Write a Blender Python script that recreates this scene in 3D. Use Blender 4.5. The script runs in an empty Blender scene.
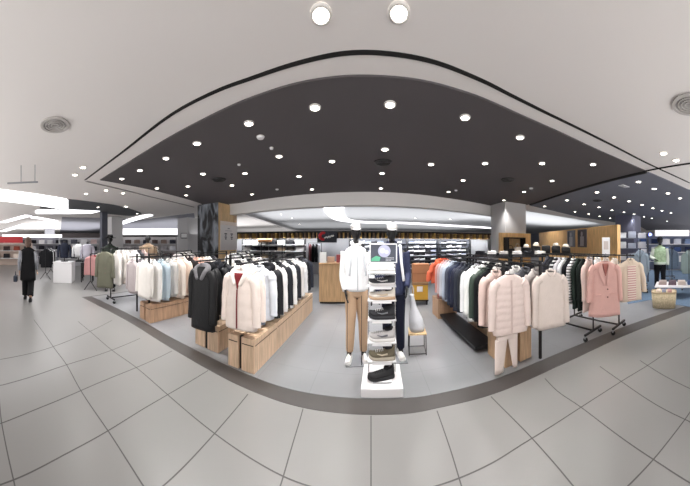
import bpy, bmesh, math, random
from mathutils import Vector, Matrix
random.seed(7)
PI = math.pi
R = math.radians
C = bpy.context.scene.collection
F = 690 / PI            # pixels per radian of the half-turn panorama
EYE = 1.5
CEIL = 3.05
GRID = R(6.5)           # heading of the tile grid and of the racks
DX, DY = math.sin(GRID), math.cos(GRID)

# ------------------------------------------------------------------ survey helpers
def fl(x, y):
    t = (x - 345) / F; r = EYE * F / (y - 243)
    return (r * math.sin(t), r * math.cos(t))
def ce(x, y, h=CEIL):
    t = (x - 345) / F; r = (h - EYE) * F / (243 - y)
    return (r * math.sin(t), r * math.cos(t))
def pol(x, r):
    t = (x - 345) / F
    return (r * math.sin(t), r * math.cos(t))
def zz(y, r):
    return EYE + (243 - y) / F * r

# ------------------------------------------------------------------ materials
MATS = {}
def srgb(c):
    if isinstance(c, str):
        c = [int(c[i:i + 2], 16) / 255 for i in (0, 2, 4)]
    return tuple(x / 12.92 if x <= 0.04045 else ((x + 0.055) / 1.055) ** 2.4 for x in c) + (1,)
def mat(name, col, rough=0.6, metal=0.0, bump=0.0, bscale=60, spec=0.5, var=0.0, vscale=6, emit=0, coat=0, trans=0):
    key = (name, col)
    if key in MATS: return MATS[key]
    m = bpy.data.materials.new(name); m.use_nodes = True
    nt = m.node_tree; b = nt.nodes['Principled BSDF']
    c = srgb(col)
    b.inputs['Base Color'].default_value = c
    b.inputs['Roughness'].default_value = rough
    b.inputs['Metallic'].default_value = metal
    b.inputs['Specular IOR Level'].default_value = spec
    if coat: b.inputs['Coat Weight'].default_value = coat
    if trans: b.inputs['Transmission Weight'].default_value = trans
    if emit:
        b.inputs['Emission Color'].default_value = c
        b.inputs['Emission Strength'].default_value = emit
    if bump or var:
        tc = nt.nodes.new('ShaderNodeTexCoord')
    if bump:
        n = nt.nodes.new('ShaderNodeTexNoise'); n.inputs['Scale'].default_value = bscale; n.inputs['Detail'].default_value = 3
        nt.links.new(tc.outputs['Object'], n.inputs['Vector'])
        bp = nt.nodes.new('ShaderNodeBump'); bp.inputs['Strength'].default_value = bump; bp.inputs['Distance'].default_value = 0.02
        nt.links.new(n.outputs['Fac'], bp.inputs['Height']); nt.links.new(bp.outputs['Normal'], b.inputs['Normal'])
    if var:
        n2 = nt.nodes.new('ShaderNodeTexNoise'); n2.inputs['Scale'].default_value = vscale; n2.inputs['Detail'].default_value = 4
        nt.links.new(tc.outputs['Object'], n2.inputs['Vector'])
        hs = nt.nodes.new('ShaderNodeMapRange')
        hs.inputs['To Min'].default_value = 1 - var; hs.inputs['To Max'].default_value = 1 + var
        nt.links.new(n2.outputs['Fac'], hs.inputs['Value'])
        mx = nt.nodes.new('ShaderNodeMix'); mx.data_type = 'RGBA'; mx.blend_type = 'MULTIPLY'; mx.inputs['Factor'].default_value = 1
        mx.inputs['A'].default_value = c
        nt.links.new(hs.outputs['Result'], mx.inputs['B']); nt.links.new(mx.outputs['Result'], b.inputs['Base Color'])
    MATS[key] = m
    return m
def fabric(col): return mat('woven_fabric', col, 0.85, bump=0.25, bscale=45, spec=0.2, var=0.06, vscale=12)
def padded(col): return mat('padded_nylon', col, 0.5, bump=0.35, bscale=16, spec=0.35, var=0.04, vscale=9)
def striped(base, line, scale, axis='Z', duty=0.5):
    key = ('stripe', base, line, scale, axis)
    if key in MATS: return MATS[key]
    m = fabric(base).copy(); m.name = 'striped_fabric'
    nt = m.node_tree; b = nt.nodes['Principled BSDF']
    tc = nt.nodes.new('ShaderNodeTexCoord'); sp = nt.nodes.new('ShaderNodeSeparateXYZ')
    nt.links.new(tc.outputs['Object'], sp.inputs[0])
    mu = nt.nodes.new('ShaderNodeMath'); mu.operation = 'MULTIPLY'; mu.inputs[1].default_value = scale
    nt.links.new(sp.outputs[axis], mu.inputs[0])
    fr = nt.nodes.new('ShaderNodeMath'); fr.operation = 'FRACT'; nt.links.new(mu.outputs[0], fr.inputs[0])
    lt = nt.nodes.new('ShaderNodeMath'); lt.operation = 'LESS_THAN'; lt.inputs[1].default_value = duty
    nt.links.new(fr.outputs[0], lt.inputs[0])
    mx = nt.nodes.new('ShaderNodeMix'); mx.data_type = 'RGBA'
    mx.inputs['A'].default_value = srgb(base); mx.inputs['B'].default_value = srgb(line)
    nt.links.new(lt.outputs[0], mx.inputs['Factor']); nt.links.new(mx.outputs['Result'], b.inputs['Base Color'])
    MATS[key] = m
    return m
def tiles(name, col, seam, size, rough, width=0.004, u0=0.0, v0=0.1, var=0.05, vscale=1.3):
    m = mat(name, col, rough, var=var, vscale=vscale)
    nt = m.node_tree; b = nt.nodes['Principled BSDF']
    src = b.inputs['Base Color'].links[0].from_socket
    tc = nt.nodes.new('ShaderNodeTexCoord'); mp = nt.nodes.new('ShaderNodeMapping')
    mp.inputs['Rotation'].default_value = (0, 0, GRID)
    nt.links.new(tc.outputs['Object'], mp.inputs['Vector'])
    sp = nt.nodes.new('ShaderNodeSeparateXYZ'); nt.links.new(mp.outputs[0], sp.inputs[0])
    outs = []
    for ax, off in (('X', u0), ('Y', v0)):
        a = nt.nodes.new('ShaderNodeMath'); a.operation = 'SUBTRACT'; a.inputs[1].default_value = off
        nt.links.new(sp.outputs[ax], a.inputs[0])
        p = nt.nodes.new('ShaderNodeMath'); p.operation = 'PINGPONG'; p.inputs[1].default_value = size / 2
        nt.links.new(a.outputs[0], p.inputs[0])
        outs.append(p)
    mn = nt.nodes.new('ShaderNodeMath'); mn.operation = 'MINIMUM'
    nt.links.new(outs[0].outputs[0], mn.inputs[0]); nt.links.new(outs[1].outputs[0], mn.inputs[1])
    lt = nt.nodes.new('ShaderNodeMath'); lt.operation = 'LESS_THAN'; lt.inputs[1].default_value = width
    nt.links.new(mn.outputs[0], lt.inputs[0])
    mx = nt.nodes.new('ShaderNodeMix'); mx.data_type = 'RGBA'
    mx.inputs['B'].default_value = srgb(seam)
    nt.links.new(src, mx.inputs['A']); nt.links.new(lt.outputs[0], mx.inputs['Factor'])
    nt.links.new(mx.outputs['Result'], b.inputs['Base Color'])
    return m
def wood(col, name='oak_veneer'):
    key = (name, col, 'w')
    if key in MATS: return MATS[key]
    m = mat(name, col, 0.5, bump=0.05, bscale=30)
    nt = m.node_tree; b = nt.nodes['Principled BSDF']
    tc = nt.nodes.new('ShaderNodeTexCoord'); mp = nt.nodes.new('ShaderNodeMapping')
    mp.inputs['Scale'].default_value = (14, 14, 1.2)
    nt.links.new(tc.outputs['Object'], mp.inputs['Vector'])
    n = nt.nodes.new('ShaderNodeTexNoise'); n.inputs['Scale'].default_value = 2.5; n.inputs['Detail'].default_value = 5
    nt.links.new(mp.outputs[0], n.inputs['Vector'])
    cr = nt.nodes.new('ShaderNodeValToRGB'); c = srgb(col)
    cr.color_ramp.elements[0].position = 0.3; cr.color_ramp.elements[0].color = tuple(x * 0.72 for x in c[:3]) + (1,)
    cr.color_ramp.elements[1].position = 0.7; cr.color_ramp.elements[1].color = tuple(min(1, x * 1.15) for x in c[:3]) + (1,)
    nt.links.new(n.outputs['Fac'], cr.inputs['Fac']); nt.links.new(cr.outputs['Color'], b.inputs['Base Color'])
    MATS[key] = m
    return m
def marble(dark, vein):
    m = mat('dark_marble', dark, 0.4, spec=0.3)
    nt = m.node_tree; b = nt.nodes['Principled BSDF']
    tc = nt.nodes.new('ShaderNodeTexCoord')
    mp = nt.nodes.new('ShaderNodeMapping'); mp.inputs['Rotation'].default_value = (0, R(35), 0); mp.inputs['Scale'].default_value = (1.5, 1.5, 0.6)
    nt.links.new(tc.outputs['Object'], mp.inputs['Vector'])
    n = nt.nodes.new('ShaderNodeTexNoise'); n.inputs['Scale'].default_value = 1.6; n.inputs['Detail'].default_value = 6; n.inputs['Distortion'].default_value = 1.2
    nt.links.new(mp.outputs[0], n.inputs['Vector'])
    cr = nt.nodes.new('ShaderNodeValToRGB')
    cr.color_ramp.elements[0].position = 0.47; cr.color_ramp.elements[0].color = srgb(dark)
    cr.color_ramp.elements[1].position = 0.66; cr.color_ramp.elements[1].color = srgb(vein)
    nt.links.new(n.outputs['Fac'], cr.inputs['Fac']); nt.links.new(cr.outputs['Color'], b.inputs['Base Color'])
    return m

BLACK = mat('black_steel', '17171a', 0.45, 0.3)
WHITE = mat('white_lacquer', 'e8e8ea', 0.45)
GREY = mat('grey_metal', '8f9196', 0.4, 0.5)
CHROME = mat('chrome', 'c9cacc', 0.22, 0.9)
OAK = wood('d2b69a')
TAN = wood('b3926c', 'tan_laminate')
PALEWOOD = wood('d8b98c', 'pale_wood')
LENS = mat('lamp_lens', 'fff6ea', 0.3, emit=14)
DARKCEIL = mat('dark_ceiling_paint', '545052', 0.8, spec=0.2)
BLUECEIL = mat('blue_grey_ceiling_paint', '6e707a', 0.8, spec=0.2)
WALLWHITE = mat('white_paint', 'dcdad9', 0.8, spec=0.2)
RUBBER = mat('black_rubber', '121214', 0.7)
GLASS = mat('clear_acrylic', 'f4f8fa', 0.05, trans=0.95)

# ------------------------------------------------------------------ mesh helpers
def BM(): return bmesh.new()
def addbox(bm, x0, x1, y0, y1, z0, z1, bev=0.0):
    vs = [bm.verts.new((x, y, z)) for z in (z0, z1) for (x, y) in ((x0, y0), (x1, y0), (x1, y1), (x0, y1))]
    fs = [(3, 2, 1, 0), (4, 5, 6, 7), (0, 1, 5, 4), (1, 2, 6, 5), (2, 3, 7, 6), (3, 0, 4, 7)]
    faces = [bm.faces.new([vs[i] for i in f]) for f in fs]
    if bev:
        es = list({e for f in faces for e in f.edges})
        bmesh.ops.bevel(bm, geom=es, offset=bev, segments=2, affect='EDGES', profile=0.5)
def addring(bm, rings, close0=True, close1=True, loop=True):
    """skin a list of rings (lists of points) into a surface"""
    V = [[bm.verts.new(p) for p in r] for r in rings]
    n = len(V[0])
    for a, b in zip(V, V[1:]):
        for i in range(n if loop else n - 1):
            j = (i + 1) % n
            bm.faces.new((a[i], a[j], b[j], b[i]))
    if close0: bm.faces.new(list(reversed(V[0])))
    if close1: bm.faces.new(V[-1])
    return V
def addtube(bm, path, rad, n=8, cap=True, flat=1.0):
    """round tube along a polyline; rad a number or a list"""
    P = [Vector(p) for p in path]
    rr = rad if isinstance(rad, (list, tuple)) else [rad] * len(P)
    up = None; rings = []
    for i, p in enumerate(P):
        t = (P[min(i + 1, len(P) - 1)] - P[max(i - 1, 0)]).normalized()
        if up is None:
            ref = Vector((0, 0, 1)) if abs(t.z) < 0.9 else Vector((0, 1, 0))
            up = (ref - t * ref.dot(t)).normalized()
        else:
            up = (up - t * up.dot(t)).normalized()
        s = t.cross(up)
        rings.append([p + (s * math.cos(2 * PI * k / n) + up * math.sin(2 * PI * k / n) * flat) * rr[i] for k in range(n)])
    addring(bm, rings, cap, cap)
def addcyl(bm, c, r0, z0, z1, n=24, r1=None):
    r1 = r0 if r1 is None else r1
    addring(bm, [[(c[0] + r * math.cos(2 * PI * k / n), c[1] + r * math.sin(2 * PI * k / n), z) for k in range(n)] for r, z in ((r0, z0), (r1, z1))])
def addprism(bm, poly, z0, z1):
    a = sum(poly[i][0] * poly[(i + 1) % len(poly)][1] - poly[(i + 1) % len(poly)][0] * poly[i][1] for i in range(len(poly)))
    if a < 0: poly = list(reversed(poly))
    addring(bm, [[(x, y, z) for x, y in poly] for z in (z0, z1)])
def addball(bm, c, r, seg=16, rings=10):
    r = r if isinstance(r, (tuple, list)) else (r, r, r)
    m = Matrix.Translation(c) @ Matrix.Diagonal((*r, 1))
    bmesh.ops.create_uvsphere(bm, u_segments=seg, v_segments=rings, radius=1, matrix=m)
def obj(name, bm, m, parent=None, smooth=False, bevel=0, sub=0, solid=0):
    me = bpy.data.meshes.new(name)
    bmesh.ops.recalc_face_normals(bm, faces=bm.faces)
    bm.to_mesh(me); bm.free()
    for mm in (m if isinstance(m, (list, tuple)) else [m]): me.materials.append(mm)
    if smooth:
        for p in me.polygons: p.use_smooth = True
    o = bpy.data.objects.new(name, me); C.objects.link(o)
    if parent: o.parent = parent
    if solid:
        s = o.modifiers.new('thickness', 'SOLIDIFY'); s.thickness = solid
    if bevel:
        b = o.modifiers.new('soft_edges', 'BEVEL'); b.width = bevel; b.segments = 2; b.limit_method = 'ANGLE'
    if sub:
        s = o.modifiers.new('smooth', 'SUBSURF'); s.levels = sub; s.render_levels = sub
    return o
def tag(o, label, cat, group=None, kind=None):
    o['label'] = label; o['category'] = cat
    if group: o['group'] = group
    if kind: o['kind'] = kind
    return o
def thing(name, label, cat, loc=(0, 0, 0), rz=0.0, group=None):
    o = bpy.data.objects.new(name, None); C.objects.link(o)
    o.empty_display_size = 0.1
    o.location = loc; o.rotation_euler = (0, 0, rz)
    return tag(o, label, cat, group)
def struct(name, bm, m, **k):
    o = obj(name, bm, m, **k); o['kind'] = 'structure'
    return o
def dup(o, parent=None):
    c = o.copy(); C.objects.link(c)
    if parent: c.parent = parent
    for ch in list(o.children): dup(ch, c)
    return c
def smoothpath(pts, n=8):
    """Catmull-Rom through the points"""
    out = []
    P = [pts[0]] + list(pts) + [pts[-1]]
    for i in range(1, len(P) - 2):
        for k in range(n):
            t = k / n
            p = []
            for a in range(len(pts[0])):
                p0, p1, p2, p3 = P[i - 1][a], P[i][a], P[i + 1][a], P[i + 2][a]
                p.append(0.5 * (2 * p1 + (p2 - p0) * t + (2 * p0 - 5 * p1 + 4 * p2 - p3) * t * t + (3 * p1 - p0 - 3 * p2 + p3) * t ** 3))
            out.append(tuple(p))
    out.append(tuple(pts[-1]))
    return out

def offset(path, w):
    o = []
    for i, p in enumerate(path):
        a, b = path[max(i - 1, 0)], path[min(i + 1, len(path) - 1)]
        tx, ty = b[0] - a[0], b[1] - a[1]; l = math.hypot(tx, ty) or 1
        o.append((p[0] - ty / l * w, p[1] + tx / l * w))
    return o
def ribbon(bm, path, w0, w1, z0, z1):
    a, b = offset(path, w0), offset(path, w1)
    for i in range(len(path) - 1):
        vs = [bm.verts.new((*p, z)) for z in (z0, z1) for p in (a[i], a[i + 1], b[i + 1], b[i])]
        for f in ((3, 2, 1, 0), (4, 5, 6, 7), (0, 1, 5, 4), (2, 3, 7, 6)): bm.faces.new([vs[k] for k in f])

# ================================================================== THE SETTING
# corridor floor
bm = BM(); addprism(bm, [(-34, -2.2), (34, -2.2), (34, 34), (-34, 34)], -0.1, -0.006)
struct('floor_corridor', bm, mat('corridor_tile', '7b7a79', 0.3, var=0.06, vscale=1.2))
OUT = [fl(*p) for p in smoothpath([(82, 297), (128, 321), (175, 350), (235, 383), (290, 404), (345, 413), (400, 413.5), (435, 408), (495, 393), (560, 365), (625, 335), (690, 310)], 6)]
INN = [fl(*p) for p in smoothpath([(92, 296.5), (135, 317), (180, 342), (240, 371), (290, 389), (345, 397.5), (400, 398), (435, 394), (492, 380), (555, 354.5), (620, 328), (690, 304.5)], 6)]
bm = BM(); addprism(bm, OUT + [(8.5, -2.5), (9, 6), (8, 10.6), (-6, 10.6)], -0.05, -0.003)
struct('floor_border', bm, mat('dark_grey_stone', '454241', 0.4, var=0.12, vscale=5))
bm = BM(); addprism(bm, INN + [(7.7, -2.4), (8.5, 6), (7.9, 10.5), (-5.8, 10.5)], -0.05, 0.0)
struct('floor_shop', bm, tiles('shop_floor_tile', '7d7e81', '727376', 0.6, 0.28, 0.003, 0.0, 0.1, 0.14, 1.6))
bm = BM(); addprism(bm, [fl(628, 304), fl(650, 300), fl(690, 307), (6.2, -2.0), (12, -2), (12, 3.2), (7.2, 2.4)], -0.02, 0.004)
struct('floor_blue_carpet', bm, mat('blue_carpet', '5b7088', 0.95, bump=0.4, bscale=200, var=0.15))

# tile seams of the corridor
SEAMS = [[(78, 321), (90, 331), (111, 349), (136.3, 367), (167.8, 394.2), (214.6, 432.7), (250, 457), (283.4, 475.5), (310, 485.5), (371, 494), (435, 485.5), (459.7, 477), (495, 460.5), (532, 437.5), (581, 406.5), (621, 381), (649, 364), (676, 345.5), (690, 337)],
         [(34, 319.6), (43, 331.6), (54.5, 348), (66.4, 364), (80.8, 390), (108, 430), (128, 461), (144, 486)],
         [(0, 407), (1.6, 422), (7, 450), (13.5, 479), (15, 486)],
         [(627, 486), (653.4, 458.6), (671, 437), (685, 418.7), (690, 411.5)],
         [(1.6, 422.4), (38.5, 407.6), (80.8, 390), (109, 378), (136.3, 367), (160, 356.5), (172, 350.5)],
         [(0, 484), (13.5, 479), (64, 454), (108, 430), (141, 409.6), (167.8, 394), (190, 381), (208, 370)],
         [(0, 385), (25.7, 378), (66.4, 364.3), (111, 350), (140, 338)],
         [(0, 359), (48, 348), (90, 331), (112, 320)],
         [(162, 486), (180, 469.6), (214.6, 432.7), (248, 393.5)],
         [(280, 486), (283.5, 474.8), (293, 442), (299.7, 420), (303, 408)],
         [(371, 415), (371, 450), (371, 486)],
         [(437, 410), (449.5, 446), (459.3, 478), (462, 487)],
         [(491, 396), (513, 418), (532, 437.5), (554.8, 463), (574, 486)],
         [(545, 378), (558, 391), (580.6, 406.3), (608.8, 427.7), (653.4, 458.6), (690, 482)],
         [(600, 366), (621, 380.7), (656, 404), (685, 418.7), (690, 421.5)],
         [(640, 360), (663, 374.5), (690, 388)]]
bm = BM()
for sm in SEAMS:
    P = [fl(*p) for p in sm]
    P = smoothpath(P, 4)
    for a, b in ((1, 0), (-2, -1)):                # run the seams on past the frame edge
        if not (8 < sm[b][0] < 682 and sm[b][1] < 480):
            d = (P[b][0] - P[a][0], P[b][1] - P[a][1]); l = math.hypot(*d); q = (P[b][0] + d[0] / l * 1.2, P[b][1] + d[1] / l * 1.2)
            P = [q] + P if b == 0 else P + [q]
    ribbon(bm, P, -0.0045, 0.0045, -0.0075, -0.0052)
struct('trim_floor_seam', bm, mat('tile_grout', '4a4948', 0.7))

# ceilings
bm = BM(); addprism(bm, [(-34, -8), (34, -8), (34, 6.4), (6.3, 7.3), (1.36, 6.62), (-4.1, 7.55), (-5.5, 10), (-7, 34), (-34, 34)], CEIL, CEIL + 0.1)
struct('ceiling_white', bm, mat('white_ceiling_paint', 'e4e0de', 0.85, spec=0.2))
GRV = [ce(*p) for p in smoothpath([(85, 180), (105, 165), (125, 150), (172, 114), (215, 91.5), (250, 78.5), (297, 63), (345, 53), (390, 53.5), (435, 62), (480, 79.5), (510, 94.5), (545, 112), (580, 129), (615, 146.5), (645, 162), (675, 176), (690, 183)], 4)] + [(5.9, -2.0)]
bm = BM(); ribbon(bm, GRV, -0.022, 0.022, CEIL - 0.006, CEIL + 0.002)
bmesh.ops.remove_doubles(bm, verts=bm.verts, dist=1e-5)
struct('trim_ceiling_groove', bm, mat('black_shadow_gap', '141212', 0.9))
bm = BM(); ribbon(bm, [ce(86, 181), ce(100, 184.3), ce(150, 196.5), ce(194, 207)], -0.03, 0.03, CEIL - 0.015, CEIL + 0.002)
bmesh.ops.remove_doubles(bm, verts=bm.verts, dist=1e-5)
struct('trim_ceiling_step', bm, mat('step_grey', '8f8b89', 0.8))
DK = smoothpath([(-5.35, 7.35), (-5.1, 6.1), (-4.9, 4)], 5) + [ce(*p) for p in smoothpath([(100, 179.5), (135, 157.5), (172, 135), (215, 112.5), (250, 97), (297, 82), (345, 75), (390, 75.5), (430, 81), (470, 92.5), (495, 102.5), (525, 116), (560, 131.5), (595, 148), (645, 170)], 4)]
bm = BM(); addprism(bm, DK + [ce(530, 204), (6.2, 7.2), (1.36, 6.52), (-4.0, 7.5)], CEIL - 0.02, CEIL + 0.001)
struct('ceiling_dark', bm, DARKCEIL)
bm = BM(); addprism(bm, [ce(648, 171.5), (6.35, 0.05), (8, -2.5), (26, -2.5), (26, 5.2), ce(640, 226), ce(580, 217), (6.75, 6.0)], CEIL - 0.02, CEIL + 0.001)
struct('ceiling_dark_neighbour', bm, BLUECEIL)
bm = BM()
addtube(bm, [(*ce(530, 204), CEIL - 0.02), (*ce(646, 170.5), CEIL - 0.02)], 0.045, 6)
addtube(bm, [(*ce(646, 170.5), CEIL - 0.005), (*ce(690, 163), CEIL - 0.005)], 0.02, 6)
struct('trim_ceiling_divide', bm, mat('black_shadow_gap', '141212', 0.9))
# soffit that closes the dark ceiling, and the tall hall behind it
SOF = smoothpath([(-4.45, 7.62), (-4.0, 7.5), (-1.4, 6.85), (1.36, 6.5), (3.8, 6.75), (6.3, 7.25)], 5)
bm = BM(); ribbon(bm, SOF, -0.0, 0.3, CEIL - 0.42, CEIL + 0.6)
bmesh.ops.remove_doubles(bm, verts=bm.verts, dist=1e-5)
struct('trim_soffit', bm, WALLWHITE)
HALL = 3.5
bm = BM(); addprism(bm, [(-7.5, 7.6), (1.4, 6.8), (7.2, 7.4), (8.5, 6.0), (26, 5.2), (34, 5.2), (34, 34), (-7.5, 34)], HALL, HALL + 0.1)
struct('ceiling_hall', bm, mat('hall_ceiling_paint', 'e0e2e6', 0.8, spec=0.2))
cv = smoothpath([ce(330, 207, HALL), ce(332, 213, HALL), ce(341, 219.5, HALL), ce(362, 222, HALL), ce(405, 223, HALL), ce(450, 225.5, HALL), ce(500, 228.5, HALL)], 6)
bm = BM(); ribbon(bm, cv, -0.75, 0.35, HALL - 0.06, HALL)
bmesh.ops.remove_doubles(bm, verts=bm.verts, dist=1e-5)
tag(obj('cove_light', bm, mat('cove_glow', 'fdfbff', 0.5, emit=3.2)), 'long curved white cove light in the tall hall ceiling behind the mannequins', 'light')
bm = BM(); ribbon(bm, smoothpath([ce(533, 234, HALL), ce(560, 233, HALL), ce(600, 232.5, HALL), ce(618, 231, HALL)], 4), 0, 3.0, HALL - 0.06, HALL)
bmesh.ops.remove_doubles(bm, verts=bm.verts, dist=1e-5)
tag(obj('cove_light', bm, mat('cove_glow', 'fdfbff', 0.5, emit=3.2)), 'low white cove light strip showing above the wooden picture wall', 'light')

# outer walls, far away
bm = BM(); addbox(bm, -34, 34, 33.8, 34, 0, HALL + 0.1); struct('wall_back', bm, WALLWHITE)
bm = BM(); addbox(bm, -34.2, -34, -8, 34, 0, HALL + 0.1); struct('wall_left', bm, mat('far_left_wall', 'b9aeb0', 0.8))
bm = BM(); addbox(bm, 34, 34.2, -8, 34, 0, HALL + 0.1); struct('wall_right', bm, mat('far_right_wall', '9a9cae', 0.8))

# left far ceiling: dark curved island, lit oval and the dim purple-grey ceiling behind
bm = BM(); addprism(bm, smoothpath([ce(40, 198), ce(68, 199), ce(98, 202.5), ce(120, 206), ce(138, 211.5), ce(141, 214), ce(130, 215.5), ce(108, 213.5), ce(85, 210.5), ce(66, 210), ce(40, 208)], 5), CEIL - 0.02, CEIL + 0.001)
struct('ceiling_dark_island', bm, mat('grey_green_ceiling_paint', '54565a', 0.8))
bm = BM(); addprism(bm, [ce(62, 217), ce(75, 217.5), ce(120, 218.5), ce(134, 221), ce(155, 218), ce(194, 213), ce(197, 231), ce(150, 233), ce(60, 233)], CEIL - 0.02, CEIL + 0.001)
struct('ceiling_dim_far', bm, mat('purple_grey_ceiling_paint', '8a8a94', 0.8))
for pts, lab in (([ce(36, 210), ce(70, 209), ce(100, 210.5), ce(92, 212.5), ce(70, 213), ce(36, 213)], 'white oval ceiling light under the dark curved ceiling at far left'),
                 ([ce(118, 222), ce(140, 215.5), ce(150, 214), ce(153, 215), ce(140, 218.5), ce(122, 224)], 'short slanting white ceiling light left of the brown coat mannequin')):
    bm = BM(); addprism(bm, pts, CEIL - 0.05, CEIL - 0.021)
    tag(obj('ceiling_light', bm, mat('soft_panel', 'fbfbff', 0.5, emit=2.2)), lab, 'light')
bm = BM()
addprism(bm, [ce(0, 189.3), ce(68, 199.2), ce(68, 209), ce(0, 199.4), (-7.9, -1.6), (-6.4, -1.6)], CEIL - 0.05, CEIL + 0.001)
tag(obj('ceiling_light', bm, mat('panel_glow', 'ffffff', 0.5, emit=4.0)), 'big bright rectangular ceiling light panel above the walking person', 'light')
for k, (a, b, w) in enumerate(((ce(0, 222), ce(24, 215), 0.9), (ce(0, 231), ce(22, 224), 1.6), (ce(39, 225.4), ce(60, 228), 1.6), (ce(36, 216.5), ce(58, 220.5), 0.8), (ce(30, 233.5), ce(58, 234.5), 4.0))):
    bm = BM(); ribbon(bm, [a, b], 0, w * 0.5, CEIL - 0.05, CEIL - 0.021)
    tag(obj('ceiling_light', bm, mat('soft_panel', 'fbfbff', 0.5, emit=2.2)),
        ['narrow white light strip in the far left ceiling, nearest the big light panel', 'white light strip low in the far left ceiling, beside the red shelf',
         'white light strip in the far left ceiling, right above the person', 'thin white light strip between the big light panel and the dark island',
         'lowest and farthest white ceiling strip behind the person'][k], 'light')

# pillars
def gbox(bm, ox, oy, u0, u1, v0, v1, z0, z1):
    """box in the tile-grid frame, u to the right, v away from the corridor"""
    P = [(ox + u * DY + v * DX, oy - u * DX + v * DY) for u, v in ((u0, v0), (u1, v0), (u1, v1), (u0, v1))]
    addprism(bm, P, z0, z1)
PX, PY = -4.48, 6.87
bm = BM(); gbox(bm, PX, PY, -1.06, -0.02, 0.02, 1.2, 0, CEIL + 0.5)
struct('pillar_dark', bm, mat('dark_grey_paint', '2b2c31', 0.6))
bm = BM(); gbox(bm, PX, PY, -1.08, 0, 0, 0.019, 0, CEIL - 0.03)
mp_ = struct('trim_marble_slab', bm, marble('121318', '868c95'))
bm = BM(); gbox(bm, PX, PY, -0.019, 0.0, 0.02, 1.2, 0, CEIL - 0.03)
struct('trim_pillar_wood', bm, PALEWOOD)
bm = BM(); gbox(bm, PX, PY, 0.0, 0.02, 0.98, 1.2, 1.9, CEIL - 0.03)
struct('trim_pillar_wood_edge', bm, TAN)
# notice board on the pillar
nb = thing('notice_board', 'white notice board with two black marks on the wooden side of the marble pillar', 'sign', (PX, PY, 0), -GRID)
bm = BM(); addbox(bm, 0.003, 0.03, 0.12, 1.2, 1.22, 2.2, 0.004); obj('panel', bm, mat('board_white', 'e6e2e0', 0.5), nb)
bm = BM(); addbox(bm, 0.005, 0.028, 0.12, 1.2, 2.205, 2.34, 0.004); obj('header_strip', bm, mat('board_cream', 'eadfd6', 0.5), nb)
for v in (0.43, 0.82):
    bm = BM()
    for z, w in ((1.86, 0.16), (1.80, 0.07), (1.73, 0.14), (1.66, 0.10)): addbox(bm, 0.031, 0.034, v - w / 2, v + w / 2, z - 0.022, z + 0.022)
    obj('printed_mark', bm, mat('ink_dark', '4b4b50', 0.6), nb)
bm = BM(); addbox(bm, 0.031, 0.0335, 0.55, 0.7, 2.05, 2.09); addbox(bm, 0.031, 0.0335, 0.4, 0.85, 1.97, 1.985); obj('heading', bm, mat('ink_grey', 'a7a5a8', 0.6), nb)

QX, QY = 5.84, 5.98
bm = BM(); gbox(bm, QX, QY, -0.45, 0.55, 0, 1.0, 0, CEIL + 0.6)
struct('pillar_grey', bm, mat('grey_pillar_paint', 'b5b3b3', 0.6))
bm = BM(); gbox(bm, QX, QY, -0.75, 0.7, -0.12, -0.005, 0, 1.87)
struct('wall_oak_cladding', bm, wood('dcb078', 'honey_oak'))
bm = BM(); gbox(bm, 11.9, 2.9, -0.55, 0.55, 0, 1.1, 0, CEIL - 0.02)
struct('pillar_blue_grey', bm, mat('blue_grey_paint', '5c5e72', 0.6))
for x, r, w, col, nm in ((109.5, 13, 0.7, 'c9c8c8', 'pillar_white'), (101, 11, 0.3, '4a4c56', 'pillar_slim'), (182.5, 13.4, 0.95, 'b3b2b3', 'pillar_pale'), (45, 24, 1.0, 'a9a9b0', 'pillar_far')):
    px, py = pol(x, r); bm = BM(); gbox(bm, px, py, -w / 2, w / 2, 0, w, 0, CEIL - 0.02); struct(nm, bm, mat(nm + '_paint', col, 0.7))
px, py = pol(184, 13.1)
pn = thing('wall_sign', 'small white sign with a dark border on the pale pillar', 'sign', (px, py, 0), R(40))
bm = BM(); addbox(bm, -0.2, 0.2, 0, 0.03, 1.78, 2.1, 0.005); obj('frame', bm, BLACK, pn)
bm = BM(); addbox(bm, -0.17, 0.17, -0.006, 0, 1.82, 2.06); obj('face', bm, WHITE, pn)

# shop back wall with the slatted fascia
BW = 10.5
bm = BM(); addbox(bm, -6.2, 8.0, BW, BW + 0.12, 0, 2.0)
struct('wall_shop_back', bm, mat('back_panel_grey', '8c8d92', 0.7))
fas = thing('slatted_fascia', 'long dark fascia with a row of wooden slats along the top of the back wall', 'fascia', (0, 0, 0))
bm = BM(); addbox(bm, -6.2, 8.0, BW - 0.5, BW - 0.02, 1.98, 2.05); addbox(bm, -6.2, 8.0, BW - 0.12, BW - 0.02, 1.72, 1.98); obj('header_board', bm, mat('fascia_black', '1d1a19', 0.7), fas)
n = 0; xx = -5.9
while xx < 7.8:
    bm = BM(); addbox(bm, xx, xx + 0.07, BW - 0.5, BW - 0.125, 1.72, 1.975); obj('slat', bm, wood('c09a54', 'slat_wood') if n % 2 else wood('7a6046', 'slat_wood_dark'), fas); xx += 0.2; n += 1
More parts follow.
